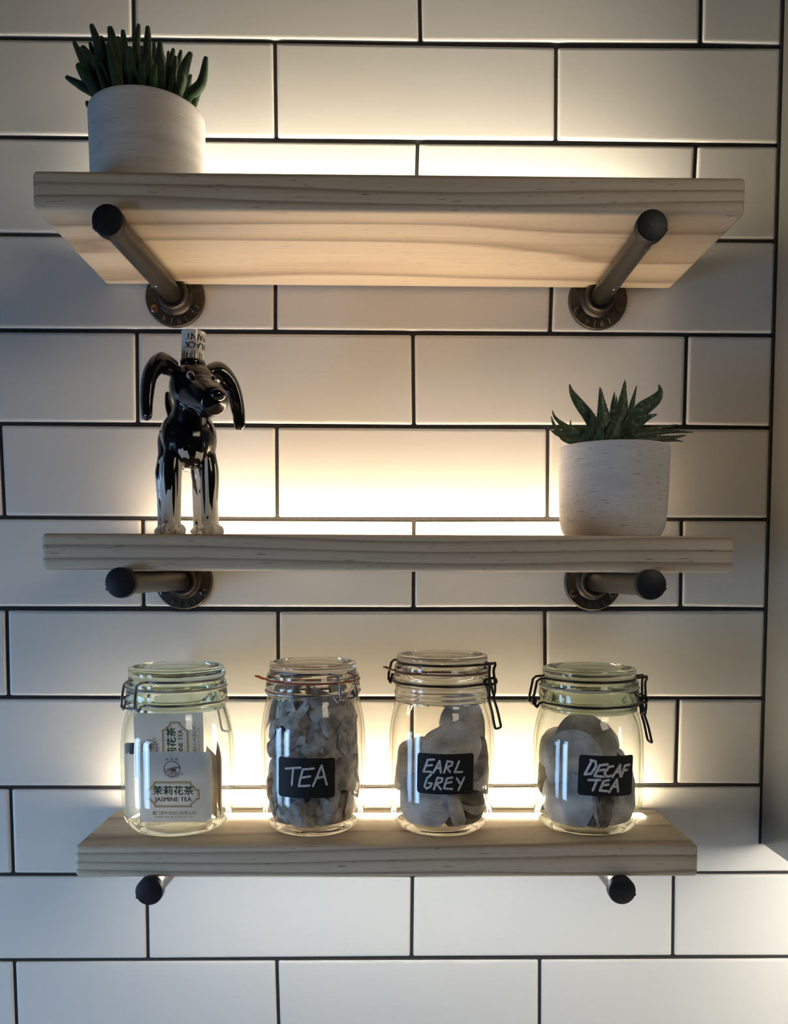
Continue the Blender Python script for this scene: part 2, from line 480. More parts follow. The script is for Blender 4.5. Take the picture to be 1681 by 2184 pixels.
def tile_into(bm, q, gap=.0037):
    """one pillow-edged tile; q = corners (x, z) tl, tr, br, bl on the joint lines"""
    P = [Vector((*p, 0)) for p in q]
    def loop(inset, rad, y):
        pts = []
        for i in range(4):
            c, a, b = P[i], P[i - 1], P[(i + 1) % 4]
            da, db = (a - c).normalized(), (b - c).normalized()
            k = c + (da + db) * (inset + gap / 2)
            for s in range(4):
                t = s / 3
                p0, p1, p2 = k + da * rad, k, k + db * rad
                w = (1 - t) ** 2 * p0 + 2 * t * (1 - t) * p1 + t * t * p2
                pts.append(bm.verts.new((w.x, y, w.y)))
        return pts
    rings = [loop(0, .0022, .0045), loop(.0001, .0022, .0019), loop(.0007, .0024, .0008), loop(.0018, .0026, .0002), loop(.0040, .003, 0)]
    for a, b in zip(rings, rings[1:]):
        for k in range(len(a)):
            j = (k + 1) % len(a)
            bm.faces.new((a[k], a[j], b[j], b[k]))
    bm.faces.new(rings[-1])

CABX = lambda z: .6905 + (2.2 - z) * .0071      # the wall cabinet's side leans a hair
CABZ = 1.3335                                   # underside of its side panel
bm = bmesh.new()
for row in range(-1, 14):
    top, bot = row - 1, row
    par = row % 2
    cols = range(-6 + par, 14, 2)
    for c in cols:
        def nd(cc, jj):
            x, z = node(cc, jj) if -3 <= cc <= 7 else (cc * TW / 2, Z0 - jj * TH)
            return [x, z]
        q = [nd(c, top), nd(c + 2, top), nd(c + 2, bot), nd(c, bot)]
        if row <= 8:
            lim = [CABX(q[0][1]), CABX(q[2][1])]
            if q[0][0] > lim[0] - .02:
                continue
            if q[1][0] > lim[0]:
                q[1][0], q[2][0] = lim[0] + .0012, lim[1] + .0012
        tile_into(bm, q)
box(bm, (-.95, .0026, .75), (2.2, .012, 2.75), 1)
w = obj('wall_back', bm, [M['tile'], M['grout']], smooth=50)
w.modifiers.new('weighted', 'WEIGHTED_NORMAL').keep_sharp = True
tag(w, kind='structure')

# black strip painted in for the shadow gap between the tiles and the cabinet
bm = bmesh.new()
for z0, z1 in ((CABZ - .001, 2.6),):
    vs = [bm.verts.new(p) for p in ((CABX(z0) - .0011, -.0008, z0), (CABX(z0) + .002, -.0008, z0), (CABX(z1) + .002, -.0008, z1), (CABX(z1) - .0011, -.0008, z1))]
    f = bm.faces.new(vs)
    r = bmesh.ops.extrude_face_region(bm, geom=[f])
    for v in r['geom']:
        if isinstance(v, bmesh.types.BMVert):
            v.co.y += .0042
tag(obj('gap_strip_1', bm, M['gap_black']), kind='structure')

# wall cabinet on the right: side panel hangs a little below the carcass, a light strip behind it
cab = thing('wall_cabinet', 'plain grey wall cabinet along the right edge beside the shelves', 'cabinet', (.70, 0, CABZ))
def slab(name, lo, hi, mat, parent, bev=.001):
    bm = bmesh.new()
    box(bm, lo, hi)
    bevel_all(bm, bev, 2)
    return obj(name, bm, mat, parent, 40)
bm = bmesh.new()
vs = box(bm, (0, -.36, 0), (.018, -.0005, 1.2))
for v in vs:
    v.co.x += CABX(CABZ + v.co.z) + .0012 - .70
bevel_all(bm, .0015, 2)
obj('side_panel', bm, M['cabinet'], cab, 40)
slab('carcass', (.026, -.34, .030), (.80, -.001, 1.2), M['cabinet'], cab)
slab('door', (.026, -.362, .012), (.42, -.343, 1.2), M['cabinet'], cab)
slab('door', (.424, -.362, .012), (.80, -.343, 1.2), M['cabinet'], cab)
M['led_cab'] = emitter('under_cabinet_light', LAMPS['cab'])
slab('light_strip', (.05, -.205, .022), (.78, -.185, .0298), M['led_cab'], cab)

# white worktop under the shelves, below the picture's edge: it throws the window's and the strip's light back up
bm = bmesh.new()
box(bm, (-1.4, -.62, .86), (2.1, -.001, .90))
bevel_all(bm, .002, 2)
wt = obj('worktop', bm, plain('white_worktop', (.78, .78, .77), .35).m, None, 40)
tag(wt, kind='structure')

# ================================================================== SHELVES AND PIPE BRACKETS
SX0, SX1 = -.0316, .5767
def shelf(label, z, depth, seed, brackets, led, y_led):
    root = thing('floating_shelf', label, 'shelf', (SX0, 0, z), 0, 'wooden shelves on pipe brackets')
    W = SX1 - SX0
    g = -.0050                                        # the board stands just clear of the wall flanges
    out = [(0, -depth), (W, -depth), (W, g)]
    out += [(0, g)]
    bm = bmesh.new()
    f = bm.faces.new([bm.verts.new((x, y, 0)) for x, y in out])
    r = bmesh.ops.extrude_face_region(bm, geom=[f])
    for v in r['geom']:
        if isinstance(v, bmesh.types.BMVert):
            v.co.z += .032
    bmesh.ops.recalc_face_normals(bm, faces=bm.faces)
    near = lambda e: all(v.co.y < -depth + .001 or v.co.x < .001 or v.co.x > W - .001 for v in e.verts)
    bevel_all(bm, .0042, 4, near)
    obj('board', bm, wood('pale_wood_%d' % seed, seed), root, 40)
    bm = bmesh.new()
    y0, y1 = y_led - .008, y_led + .008
    pts = rounded_rect(W - {'bot': .044, 'mid': .110, 'top': .070}[led], y1 - y0, .004, 4, W / 2, (y0 + y1) / 2)
    f = poly(bm, pts, lambda u, v: (u, v, .0310))
    r = bmesh.ops.extrude_face_region(bm, geom=[f])
    for v in r['geom']:
        if isinstance(v, bmesh.types.BMVert):
            v.co.z += .0014
    s = obj('light_strip', bm, emitter('warm_led_' + led, LAMPS[led]), root)
    s['label'] = 'glowing warm light strip let into the shelf top'
    if led == 'bot':                                  # strip added out of view to light the wall below the shelf
        bm = bmesh.new()
        box(bm, (.012, -depth + .014, -.0005), (W - .012, -depth + .026, .0002))
        s = obj('light_strip', bm, emitter('white_led_down', LAMPS['down']), root)
        s['label'] = 'added light strip out of view under the front edge of the shelf'
    return root

def bracket(label, fx, fz, cx, cz, yfront, shelf_z, wording, mat_pipe, brass=None):
    """pipe bracket: wall flange at (fx, fz), pipe to the cap at (cx, cz)"""
    root = thing('pipe_bracket', label, 'bracket', (fx, 0, fz), 0, 'steel pipe brackets under the shelves')
    rp = .0104
    bm = bmesh.new()
    prof = [(.0, -.0002), (.0315, -.0002), (.032, .0006), (.0318, .0030), (.0305, .0042), (.0195, .0045), (.0178, .0066), (.0168, .0105), (.0160, .0165),
            (.0150, .0176), (.0128, .0178), (.0122, .0168), (0, .0160)]
    lathe(bm, prof, 64)
    def m_flange(u, v, w):                            # local wall coordinates: u right, v up, w out of the wall
        return Vector((u, -w, v))
    for v in bm.verts:                                # the collar is milled flat where the board rests
        v.co = m_flange(v.co.x, min(v.co.y, .0104) if v.co.z > .0050 else v.co.y, v.co.z)
    # cast lettering round the rim, read from the wall outwards
    def ring_text(s, a0, step, size):
        for k, ch in enumerate(s):
            a = math.radians(a0 + step * k)
            R = .0257
            def fm(u, v, w, a=a):
                # glyph tops point outwards
                er = Vector((math.cos(a), math.sin(a), 0)); et = Vector((math.sin(a), -math.cos(a), 0))
                p = er * (R + v) + et * u
                return m_flange(p.x, p.y, .0044 + w)
            text_into(bm, ch, size, fm, lift=.0003, extrude=.0009, bold=.00018, mi=1)
    ring_text('1914', -62, -18, .0088)
    for ch, a in wording:
        ring_text(ch, a, 0, .0088)
    obj('flange', bm, [M['iron'], M['highlit_iron']], root, 35, recalc=False)
    fl = root.children[-1]
    # screws
    for k, a in enumerate((-30, -150, 30, 150)):
        bm = bmesh.new()
        lathe(bm, [(0, .0040), (.0043, .0040), (.0043, .0047), (.0034, .0054), (.0012, .0056), (0, .0055)], 24)
        for i in range(2):                            # cross slot
            q = math.radians(45 + 90 * i + a)
            d = Vector((math.cos(q), math.sin(q), 0)); nn = Vector((-d.y, d.x, 0))
            vs = [bm.verts.new(d * s1 * .0022 + nn * s2 * .0004 + Vector((0, 0, .00572))) for s1, s2 in ((-1, -1), (1, -1), (1, 1), (-1, 1))]
            bm.faces.new(vs).material_index = 1
        ca = Vector((.0252 * math.cos(math.radians(a)), .0252 * math.sin(math.radians(a)), 0))
        for v in bm.verts:
            p = v.co + ca
            v.co = m_flange(p.x, p.y, p.z)
        s = obj('screw', bm, [M['brass_screw'] if brass == k else M['screw'], M['gap_black']], fl, 40)
        if brass == k:
            s['label'] = 'copper coloured screw'
    # pipe
    a, b = Vector((0, -.012, 0)), Vector((cx - fx, yfront + .004, cz - fz))
    bm = bmesh.new()
    tube(bm, [a, a.lerp(b, .3), a.lerp(b, .7), b], rp, seg=40)
    obj('pipe', bm, mat_pipe, root, 40)
    # small bright grub screws on the underside
    for t, ang in ((.30, -100), (.86, -115)):
        p = a.lerp(b, t)
        q = math.radians(ang if cx < .27 else -180 - ang)
        bm = bmesh.new()
        d = Vector((math.cos(q), 0, math.sin(q)))
        ellipsoid(bm, p + d * rp, (.0021, .0021, .0009), Vector((0, 0, 1)).rotation_difference(d), 14, 8)
        obj('grub_screw', bm, M['wire'], root, 40)
    # push-on plastic cap in front of the board
    ax = (b - a).normalized()
    bm = bmesh.new()
    lathe(bm, [(rp + .0001, -.010), (.0126, -.010), (.0133, -.0092), (.0134, -.002), (.0130, -.0006), (.0118, 0), (0, .0004)], 48)
    box(bm, (-.0012 + .0128 * math.cos(3.6), -.0012 + .0128 * math.sin(3.6), -.008), (.0012 + .0128 * math.cos(3.6), .0012 + .0128 * math.sin(3.6), -.001))
    rot = Vector((0, 0, 1)).rotation_difference(Vector((0, -1, 0)))
    M4 = Matrix.Translation((cx - fx, yfront, cz - fz)) @ rot.to_matrix().to_4x4() @ Matrix.Rotation(0 if cx < .27 else 2.4, 4, 'Z')
    bmesh.ops.transform(bm, matrix=M4, verts=bm.verts)
    obj('end_cap', bm, M['rubber'], root, 40)
    return root

ZT, ZM, ZB = 1.9455, 1.6400, 1.3420
shelf('deep pale wood shelf at the top, holding one potted plant', ZT, .1935, 1, (.0422, .4986), 'top', -.030)
shelf('pale wood shelf in the middle at eye level, dog ornament and aloe on it', ZM, .1935, 2, (.0471, .4997), 'mid', -.030)
shelf('shallow pale wood shelf at the bottom, row of four glass jars on it', ZB, .132, 3, (.047, .499), 'bot', -.0300)
bracket('pipe bracket under the left end of the top shelf, one copper screw', .0422, 1.9337, .0345, 1.9331, -.2035, ZT, (('S', 38), ('I', 150)), M['pipe'], 1)
bracket('pipe bracket under the right end of the top shelf', .4986, 1.9345, .4940, 1.9331, -.2035, ZT, (('S', 38), ('I', 140)), M['pipe'])
bracket('pipe bracket under the left end of the middle shelf', .0471, 1.6293, .0396, 1.6291, -.2040, ZM, (('S', 28), ('I', 140)), M['pipe'])
bracket('pipe bracket under the right end of the middle shelf', .4997, 1.6293, .5007, 1.6291, -.2040, ZM, (('S', 38), ('I', 152)), M['pipe'])
bracket('pipe bracket under the left end of the bottom shelf', .047, 1.3313, .0420, 1.3312, -.1415, ZB, (('S', 38), ('I', 150)), M['pipe'])
bracket('pipe bracket under the right end of the bottom shelf', .499, 1.3313, .4999, 1.3313, -.1415, ZB, (('S', 38), ('I', 150)), M['pipe'])

# ================================================================== POTTED PLANTS
def pot_mesh(prof_out, wall, floor):
    n = len(prof_out)
    inner = [(max(r - wall, .001), z) for r, z in reversed(prof_out) if z > floor + .004]
    return [(0, 0)] + prof_out + inner + [(inner[-1][0] - .002, floor), (0, floor)]

# finger-leaved succulent
px, py, pz = .0417, -.100, ZT + .032
root = thing('potted_succulent', 'bushy finger-leaved succulent in a smooth grey cement pot on the top shelf', 'plant', (px, py, pz))
bm = bmesh.new()
lathe(bm, pot_mesh([(.0500, 0), (.0520, .001), (.0526, .004), (.0530, .05), (.0537, .084), (.0536, .0895), (.0530, .0918), (.0516, .0930)], .005, .010), 96)
obj('pot', bm, M['pot_grey'], root, 35)
bm = bmesh.new()
lathe(bm, [(0, .086), (.025, .0855), (.0472, .082), (.0472, .077), (0, .077)], 48)
for v in bm.verts:
    v.co.z += .0015 * noise.noise(v.co * 300)
obj('soil', bm, M['soil'], root, 60)
def finger(bm, pts, r, seed):
    rnd = random.Random(seed)
    P = smooth_path(pts, n=6)
    m = len(P)
    R = []
    for k in range(m):
        t = k / (m - 1)
        R.append(r * (.80 + .20 * math.sin(PI * min(1, t * 1.1 + .05))) * (1 if t < .55 else (1 - .50 * ((t - .55) / .45) ** 2.0)))
    tube(bm, P, R, seg=10)
bm = bmesh.new()
rnd = random.Random(7)
for i, (b, t, r) in enumerate(FINGERS):
    b, t = Vector(b) / 1000, Vector(t) / 1000
    d = t - b
    b2 = b - d * ((b.z - .086) / max(d.z, .012))
    rad = math.hypot(b2.x, b2.y)
    if rad > .041 or b2.z < .07:
        k = .041 / max(rad, .041)
        b2 = Vector((b2.x * k, b2.y * k, .088))
    side = Vector((rnd.uniform(-1, 1), rnd.uniform(-1, 1), 0)) * .0016
    mid = b.lerp(t, .15) + side
    finger(bm, [b2, mid, b.lerp(t, .62) - side * .6, t], r / 1000 * 1.02, i)
finger(bm, [(.034, -.006, .090), (.0409, -.005, .1085), (.0536, -.010, .1179), (.0587, -.012, .1398)], .0054, 99)
for i in range(26):                                    # short inner shoots
    a, rr = rnd.uniform(0, 2 * PI), .040 * math.sqrt(rnd.random())
    b = Vector((rr * math.cos(a), rr * math.sin(a), .087))
    t = b + Vector((b.x * .45 + rnd.uniform(-.004, .004), b.y * .35, rnd.uniform(.022, .044)))
    finger(bm, [b, b.lerp(t, .4), t], rnd.uniform(.0034, .0046), i)
obj('foliage', bm, M['finger_leaf'], root, 60)

# aloe-like rosette
px, py, pz = .4932, -.100, ZM + .032
root = thing('potted_aloe', 'spiky aloe with curling leaf tips in a scratched white cement pot on the middle shelf', 'plant', (px, py, pz))
bm = bmesh.new()
lathe(bm, pot_mesh([(.0415, 0), (.0440, .0012), (.0468, .005), (.0498, .011), (.0512, .018), (.0520, .03), (.0532, .07), (.0535, .086), (.0532, .0888), (.0524, .0900)], .0055, .010), 96)
obj('pot', bm, M['pot_white'], root, 35)
bm = bmesh.new()
lathe(bm, [(0, .085), (.025, .0845), (.0470, .081), (.0470, .076), (0, .076)], 48)
for v in bm.verts:
    v.co.z += .0015 * noise.noise(v.co * 300)
obj('soil', bm, M['soil'], root, 60)
def blade(bm, pts, hw, seed):
    """keeled, toothed, pointed leaf"""
    rnd = random.Random(seed)
    P = smooth_path(pts, n=8)
    m = len(P)
    c0 = Vector((0, 0, .08))
    rows = []
    for k in range(m):
        t = k / (m - 1)
        tan = (P[min(k + 1, m - 1)] - P[max(k - 1, 0)]).normalized()
        view = Vector((0, -1, .25))
        up = (view - tan * view.dot(tan)).normalized()
        side = tan.cross(up)
        wd = hw * (.85 + .45 * math.sin(PI * min(1, t * 1.15))) * (1 - t ** 2.4) ** .95 + .00015
        th = wd * .42
        if m - 1 == k:
            wd = th = .0001
        rows.append([bm.verts.new(P[k] + q) for q in (side * wd, side * wd * .55 + up * th * .55, up * th * .75, -side * wd * .55 + up * th * .55,
                                                      -side * wd, -side * wd * .5 - up * th * .9, -up * th * 1.15, side * wd * .5 - up * th * .9)])
    for a, b in zip(rows, rows[1:]):
        for k in range(8):
            bm.faces.new((a[k], a[(k + 1) % 8], b[(k + 1) % 8], b[k]))
    bm.faces.new(rows[0])
    for k in range(3, m - 2):                          # marginal teeth
        for q in (0, 4):
            if rnd.random() < .85:
                e = rows[k][q].co
                f = rows[k + 1][q].co
                o = (e - P[k]).normalized()
                tip = e.lerp(f, .9) + o * rnd.uniform(.0004, .0008)
                w_ = (rows[k][1].co - rows[k][7].co).normalized() * .00025
                a_, b_, c_, d_ = [bm.verts.new(x) for x in (e - o * .0004 + w_, e - o * .0004 - w_, e.lerp(f, .55) - o * .0004, tip)]
                bm.faces.new((a_, b_, d_)); bm.faces.new((b_, c_, d_)); bm.faces.new((c_, a_, d_))
bm = bmesh.new()
for i, (pts, hw) in enumerate(BLADES):
    pts = [Vector(p) / 1000 for p in pts]
    b = pts[0]
    if b.z > .090 and math.hypot(b.x, b.y) < .047:
        k = .45
        pts = [Vector((b.x * k, b.y * k, .083))] + pts
    blade(bm, pts, hw / 1000 * (1.2 if hw > 4 else 1.05), i)
obj('foliage', bm, M['spiny_leaf'], root, 50)

# ================================================================== CERAMIC DOG (a plain hound ornament)
def glaze():
    t = plain('dripped_black_and_white_glaze', (.7, .7, .7), .16, coat=.25)
    v = t.coord()
    xyz = t.n('SeparateXYZ')
    t.l(v, xyz.inputs[0])
    drip = t.noise(t.coord((210, 210, 9), (3.3, 1.7, 0)), 1.0, 1)
    edge = t.math('ADD', .060, t.math('MULTIPLY', t.math('SUBTRACT', drip, .5), -.22))
    low = t.math('GREATER_THAN', xyz.outputs['Z'], edge)
    strokes = t.noise(t.coord((330, 330, 130), (8, 2, 5)), 1.0, 1)
    toes = t.math('MULTIPLY', t.math('GREATER_THAN', strokes, .645), t.math('LESS_THAN', xyz.outputs['Z'], .020))
    blk = t.math('MAXIMUM', low, toes)
    t.base(t.mix(blk, (.86, .84, .80), (.006, .006, .008)))
    return t.m
M['glaze'] = glaze()
dog = thing('dog_figurine', 'glossy black and white dripped-glaze ceramic dog on the middle shelf', 'ornament', (.0747, -.100, ZM + .032))
F, S = Vector((.37, -.929, 0)), Vector((.929, .37, 0))
def D(a, b, z):
    return (F * a + S * b) / 1000 + Vector((0, 0, z / 1000))
bm = bmesh.new()
def limb(pts, rad, seg=20):
    P = smooth_path([D(*p) for p in pts], n=6)
    R = []
    for k in range(len(P)):
        t = k / (len(P) - 1) * (len(rad) - 1)
        i = min(int(t), len(rad) - 2)
        R.append((rad[i] + (rad[i + 1] - rad[i]) * (t - i)) / 1000)
    tube(bm, P, R, seg=seg)
rotF = Vector((1, 0, 0)).rotation_difference(F)
# trunk: deep chest, tucked belly, rounded rump
limb([(-30, 0, 97), (-18, 0, 101), (2, 0, 99), (20, 0, 98), (30, 0, 101)], [17, 24, 23, 26, 18], 28)
ellipsoid(bm, D(-20, 0, 93), (.020, .0255, .027), rotF)
ellipsoid(bm, D(18, 0, 93), (.021, .0262, .029), rotF)
for b in (-17.5, 17.5):
    ellipsoid(bm, D(20, b * .80, 88), (.0125, .0105, .021), rotF)      # shoulder
    ellipsoid(bm, D(-20, b * .78, 88), (.0155, .0115, .022), rotF)     # thigh
    limb([(20, b * .80, 86), (22, b, 62), (22, b, 34), (22, b * 1.03, 14), (24, b * 1.03, 5)], [9, 9.6, 8.4, 8.6, 9.5])
    limb([(-21, b * .78, 86), (-17, b, 64), (-25, b, 40), (-25, b, 16), (-23, b, 5)], [10, 11, 8.4, 8.2, 9.2])
    for a0, bb in ((26, b * 1.03), (-19, b)):          # paws
        ellipsoid(bm, D(a0, bb, 6.5), (.0165, .0125, .0070), rotF)
        for q in (-7, 0, 7):
            ellipsoid(bm, D(a0 + 11.5 - abs(q) * .4, bb + q, 5.6), (.0062, .0040, .0058), rotF)
# neck and head, looking a little to the right
limb([(18, 0, 104), (26, 1, 120), (31, 2, 134)], [20, 17, 18])
H2 = (F * .97 + S * .24).normalized()
T2 = Vector((-H2.y, H2.x, 0))
HS = 1.22
def HD(a, b, z):
    return D(30, 2, 140) + (H2 * a + T2 * b) * HS / 1000 + Vector((0, 0, z * HS / 1000))
rotH = Vector((1, 0, 0)).rotation_difference(H2)
def hb(c, rad):
    ellipsoid(bm, HD(*c), tuple(r * HS for r in rad), rotH)
hb((0, 0, 0), (.0205, .0180, .0185))
P = smooth_path([HD(8, 0, -6), HD(24, 0, -11), HD(36, 0, -15.5), HD(41, 0, -17.5)], n=6)
tube(bm, P, [(.0150 - .0048 * k / (len(P) - 1)) * HS for k in range(len(P))], seg=24)
hb((28, 0, -19.5), (.014, .0096, .0080))
limb([(-33, 0, 108), (-42, -6, 122), (-46, -10, 136), (-46, -11, 149)], [6.5, 5.4, 4.2, 2.6])
body = obj('body', blend(bm, .0011, 7), M['glaze'], dog, 180)
# ears: long soft flaps hanging at the sides
for s in (1, -1):
    bm = bmesh.new()
    pts = [HD(-3, 13 * s, 12), HD(-4, 24 * s, 15), HD(-2, 33 * s, 5), HD(1, 37 * s, -12), HD(3, 38 * s, -28)]
    P = smooth_path(pts, n=8)
    R = [.0056 + .0056 * math.sin(PI * min(1, .15 + .75 * k / (len(P) - 1))) for k in range(len(P))]
    tube(bm, P, R, seg=20, flat=(T2, .55))
    e = obj('ear', blend(bm, .0009, 5), M['gloss_black'], dog, 180)
# nose, eyes
bm = bmesh.new()
hb((45.5, 0, -13.2), (.0046, .0062, .0046))
obj('nose', bm, M['gloss_black'], dog, 180)
for s in (1, -1):
    bm = bmesh.new()
    hb((15.4, 8.4 * s, 4.6), (.0034, .0034, .0034))
    o = obj('eye', bm, M['gloss_white'], dog, 180)
    bm = bmesh.new()
    hb((17.6, 9.0 * s, 4.7), (.0021, .0022, .0022))
    obj('pupil', bm, M['gloss_black'], o, 180)
# upturned paint tin on the head, its lettering upside down
tz = .1632
tin = bpy.data.objects.new('paint_tin', None)
link(tin, dog)
tin.location = D(31, 2, 0) + Vector((0, 0, tz))
tin.rotation_euler = (math.radians(-2), math.radians(2), 0)
bm = bmesh.new()
lathe(bm, [(0, -.004), (.0108, -.004), (.0112, -.003), (.0112, 0), (.0109, .0005), (.0109, .0252), (.0113, .0256), (.0113, .0268), (.0106, .0272), (.0100, .0262), (0, .0262)], 48)
obj('tin_body', bm, M['gloss_white'], tin, 40)
bm = bmesh.new()
lathe(bm, [(.0113, -.0042), (.0118, -.0030), (.0116, .0004), (.0110, .0009)], 48)
obj('black_band', bm, M['gloss_black'], tin, 60)
bm = bmesh.new()
def on_tin(phi0, zc):
    def fm(u, v, w=0):
        a = phi0 - u / .0110                           # turned upside down
        r = .01105 + w
        return Vector((r * math.sin(a), -r * math.cos(a), zc - v))
    return fm
for body_, zc in (('PAINT', .0205), ('BLACK', .0128)):
    text_into(bm, body_, .0078, on_tin(.52, zc), bold=.00012, xscale=.95)
for k, (a, h) in enumerate(((-.95, 5), (-.75, 3), (-.55, 6), (-.35, 4), (-.28, 5), (.0, 4), (.12, 6.4), (.34, 6.2), (.5, 4), (.8, 5.5), (1.0, 4))):
    stroke(bm, [(0, 0), (.0002 * (k % 3 - 1), -h / 1000)], .0007, on_tin(a, .0012))
obj('lettering', bm, M['gloss_black'], tin)

# ================================================================== JARS
JY = -.0630
ZS = ZB + .032
def jar(label, x, R, H, zn, rn, zc0, zc1, rc, rl, glass, base, gasket, wire, hinge, thick_wire, tab=None, ridges=False, clasp=True, closed_clasp=False):
    root = thing('clip_top_jar', label, 'jar', (x, JY, ZS), 0, 'clip top glass jars on the bottom shelf')
    mm = lambda L: [(a / 1000, b / 1000) for a, b in L]
    outer = [(0, 2.2), (30, 1.6), (36, .4), (41, 0.2), (R - 12, 1.2), (R - 7.5, 4.5), (R - 3.6, 11), (R - 1.2, 20), (R - .2, 30), (R, 42), (R, zn - 46), (R - .5, zn - 34), (R - 1.9, zn - 22),
             (R - 4.2, zn - 11), (rn + 1.4, zn - 4), (rn, zn)]
    if ridges:
        outer += [(rn, zn + 2), (rn + 1, zn + 3.4), (rn + 1, zn + 5), (rn + .2, zn + 6.4), (rn + 1, zn + 8), (rn + 1, zn + 9.6), (rn + .2, zn + 11)]
    outer += [(rn + .1, zc0 - 4.2), (rc - .6, zc0 - 3.2), (rc, zc0 - 2), (rc - 1.4, zc0 - .6), (rc - 1.4, zc0 + .8), (rc - .2, zc0 + 2.2), (rc, zc0 + 5), (rc - .4, zc1 - 2.2), (rc - 1.2, zc1), (rc - 4.5, zc1)]
    inner = [(rn - 3.5, zc1 - 3), (rn - 3.6, zn - 1), (R - 7.6, zn - 11), (R - 4.6, zn - 22), (R - 3.2, zn - 40), (R - 2.8, 40), (R - 3.4, 24), (R - 7, 13), (R - 13, 8.4), (R - 22, 7.4), (0, 7.2)]
    def soft(L):
        P = smooth_path([(a, 0, b) for a, b in L], n=3)
        return [(max(p.x, 0), p.z) for p in P]
    bm = bmesh.new()
    lathe(bm, mm(soft(outer)) + mm(soft(inner)), 96)
    for f in bm.faces:
        zz = max(v.co.z for v in f.verts)
        if zz < .0058 and math.hypot(*f.calc_center_median().xy) > (R - 24) / 1000 or zz > (zn + 1) / 1000:
            f.material_index = 1
    obj('glass_body', bm, [glass, base], root, 60)
    # lid
    z = zc1 + 1.8
    L = [(0, z + 3.5), (rc - 8, z + 3.5), (rc - 6.5, z), (rc - 2, z), (rc - .8, z + 1.2), (rc - .9, z + 4.4), (rc - 2.2, z + 5.6), (rl - 2.4, z + 7), (rl - 2.8, z + 8.6), (rl - .8, z + 10),
         (rl, z + 11.4), (rl, H - 2.2), (rl - .8, H - .6), (rl - 2.6, H), (rl - 5, H - .2), (rl - 7, H - 1.6), (26, H - 2.0), (24, H - 1.2), (22, H - 2.2), (0, H - 2.2)]
    bm = bmesh.new()
    lathe(bm, mm(L), 96)
    for f in bm.faces:
        if max(math.hypot(v.co.x, v.co.y) for v in f.verts) < (rc - 7.5) / 1000:
            f.material_index = 1
    obj('lid', bm, [base, glass], root, 40)
    # rubber seal with its pull tab
    bm = bmesh.new()
    lathe(bm, mm([(rc - 6, zc1 + .05), (rc - .1, zc1 + .05), (rc + .5, zc1 + .8), (rc - .1, zc1 + 1.75), (rc - 6, zc1 + 1.75)]), 96, closed=True)
    if tab is not None:
        a = math.radians(tab)
        e = Vector((math.cos(a), math.sin(a), 0)); q = Vector((-math.sin(a), math.cos(a), 0))
        pts = [e * (rc - 3) / 1000 + Vector((0, 0, (zc1 + .9) / 1000)), e * (rc + 3) / 1000 + Vector((0, 0, (zc1 + 1.6) / 1000)), e * (rc + 9.5) / 1000 + Vector((0, 0, (zc1 + 4.6) / 1000))]
        tube(bm, pts, .0045, seg=12, flat=(Vector((0, 0, 1)), .2))
    obj('rubber_seal', bm, gasket, root, 40)
    # wires, drawn with the hinge along +x then turned
    rw = thick_wire
    A = Matrix.Rotation(math.radians(hinge), 3, 'Z')
    W = lambda p: A @ (Vector(p) / 1000)
    zl = z + 8.0
    rg = rl - 1.0
    def arc(r, a0, a1, zz, n=40):
        return [(r * math.cos(math.radians(a0 + (a1 - a0) * k / n)), r * math.sin(math.radians(a0 + (a1 - a0) * k / n)), zz) for k in range(n + 1)]
    aw = math.degrees(math.asin(10.5 / rg))
    zk = zc0
    xo = rc + 8.5
    # lid wire: round the lid groove, down two arms to the hinge; crosspiece on the clasp side
    side = lambda s: [(xo - 3, 10.5 * s, zk - 3.4), (xo + .5, 10.5 * s, zk - 1.8), (xo + .3, 10.5 * s, zk + 4), (xo - 3.2, 10.5 * s, zl - 3), (xo - 6.5, 10.5 * s, zl - .4), (rg * math.cos(math.radians(aw)) + 1.5, 10.5 * s, zl)]
    bm = bmesh.new()
    acl = 180 - math.degrees(math.asin(8 / rg))
    xc = -(rc + 6.5)
    path = side(1) + arc(rg, aw, acl, zl, 44)[1:] + [(xc + 2, 8.3, zl + .6), (xc, 7.2, zl + 1.0), (xc, -7.2, zl + 1.0), (xc + 2, -8.3, zl + .6)] + arc(rg, 360 - acl, 360 - aw, zl, 44)[:-1] + side(-1)[::-1]
    path += [(xo - 3, -8, zk - 3.6), (xo - 3, 8, zk - 3.6)]
    tube(bm, [W(p) for p in path], rw, closed=True, seg=8)
    obj('lid_wire', bm, wire, root, 60)
    # neck wire with the two hinge eyes
    bm = bmesh.new()
    rk = rc + .1
    an = math.degrees(math.asin(12.5 / rk))
    ring = arc(rk, an, 360 - an, zk, 70)
    eye = lambda s: [(rk * math.cos(math.radians(an)) + 4.5, 12.6 * s, zk - .8), (xo - 4.6, 12.4 * s, zk - 3.2), (xo - 3.0, 12.2 * s, zk - 5.2), (xo - 1.4, 12.0 * s, zk - 3.4), (xo - 2.4, 9.0 * s, zk + .2), (xo - 3.2, 8.2 * s, zk + 4.5)]
    tube(bm, [W(p) for p in eye(1)[::-1] + ring + eye(-1)], rw, seg=8)
    obj('neck_wire', bm, wire, root, 60)
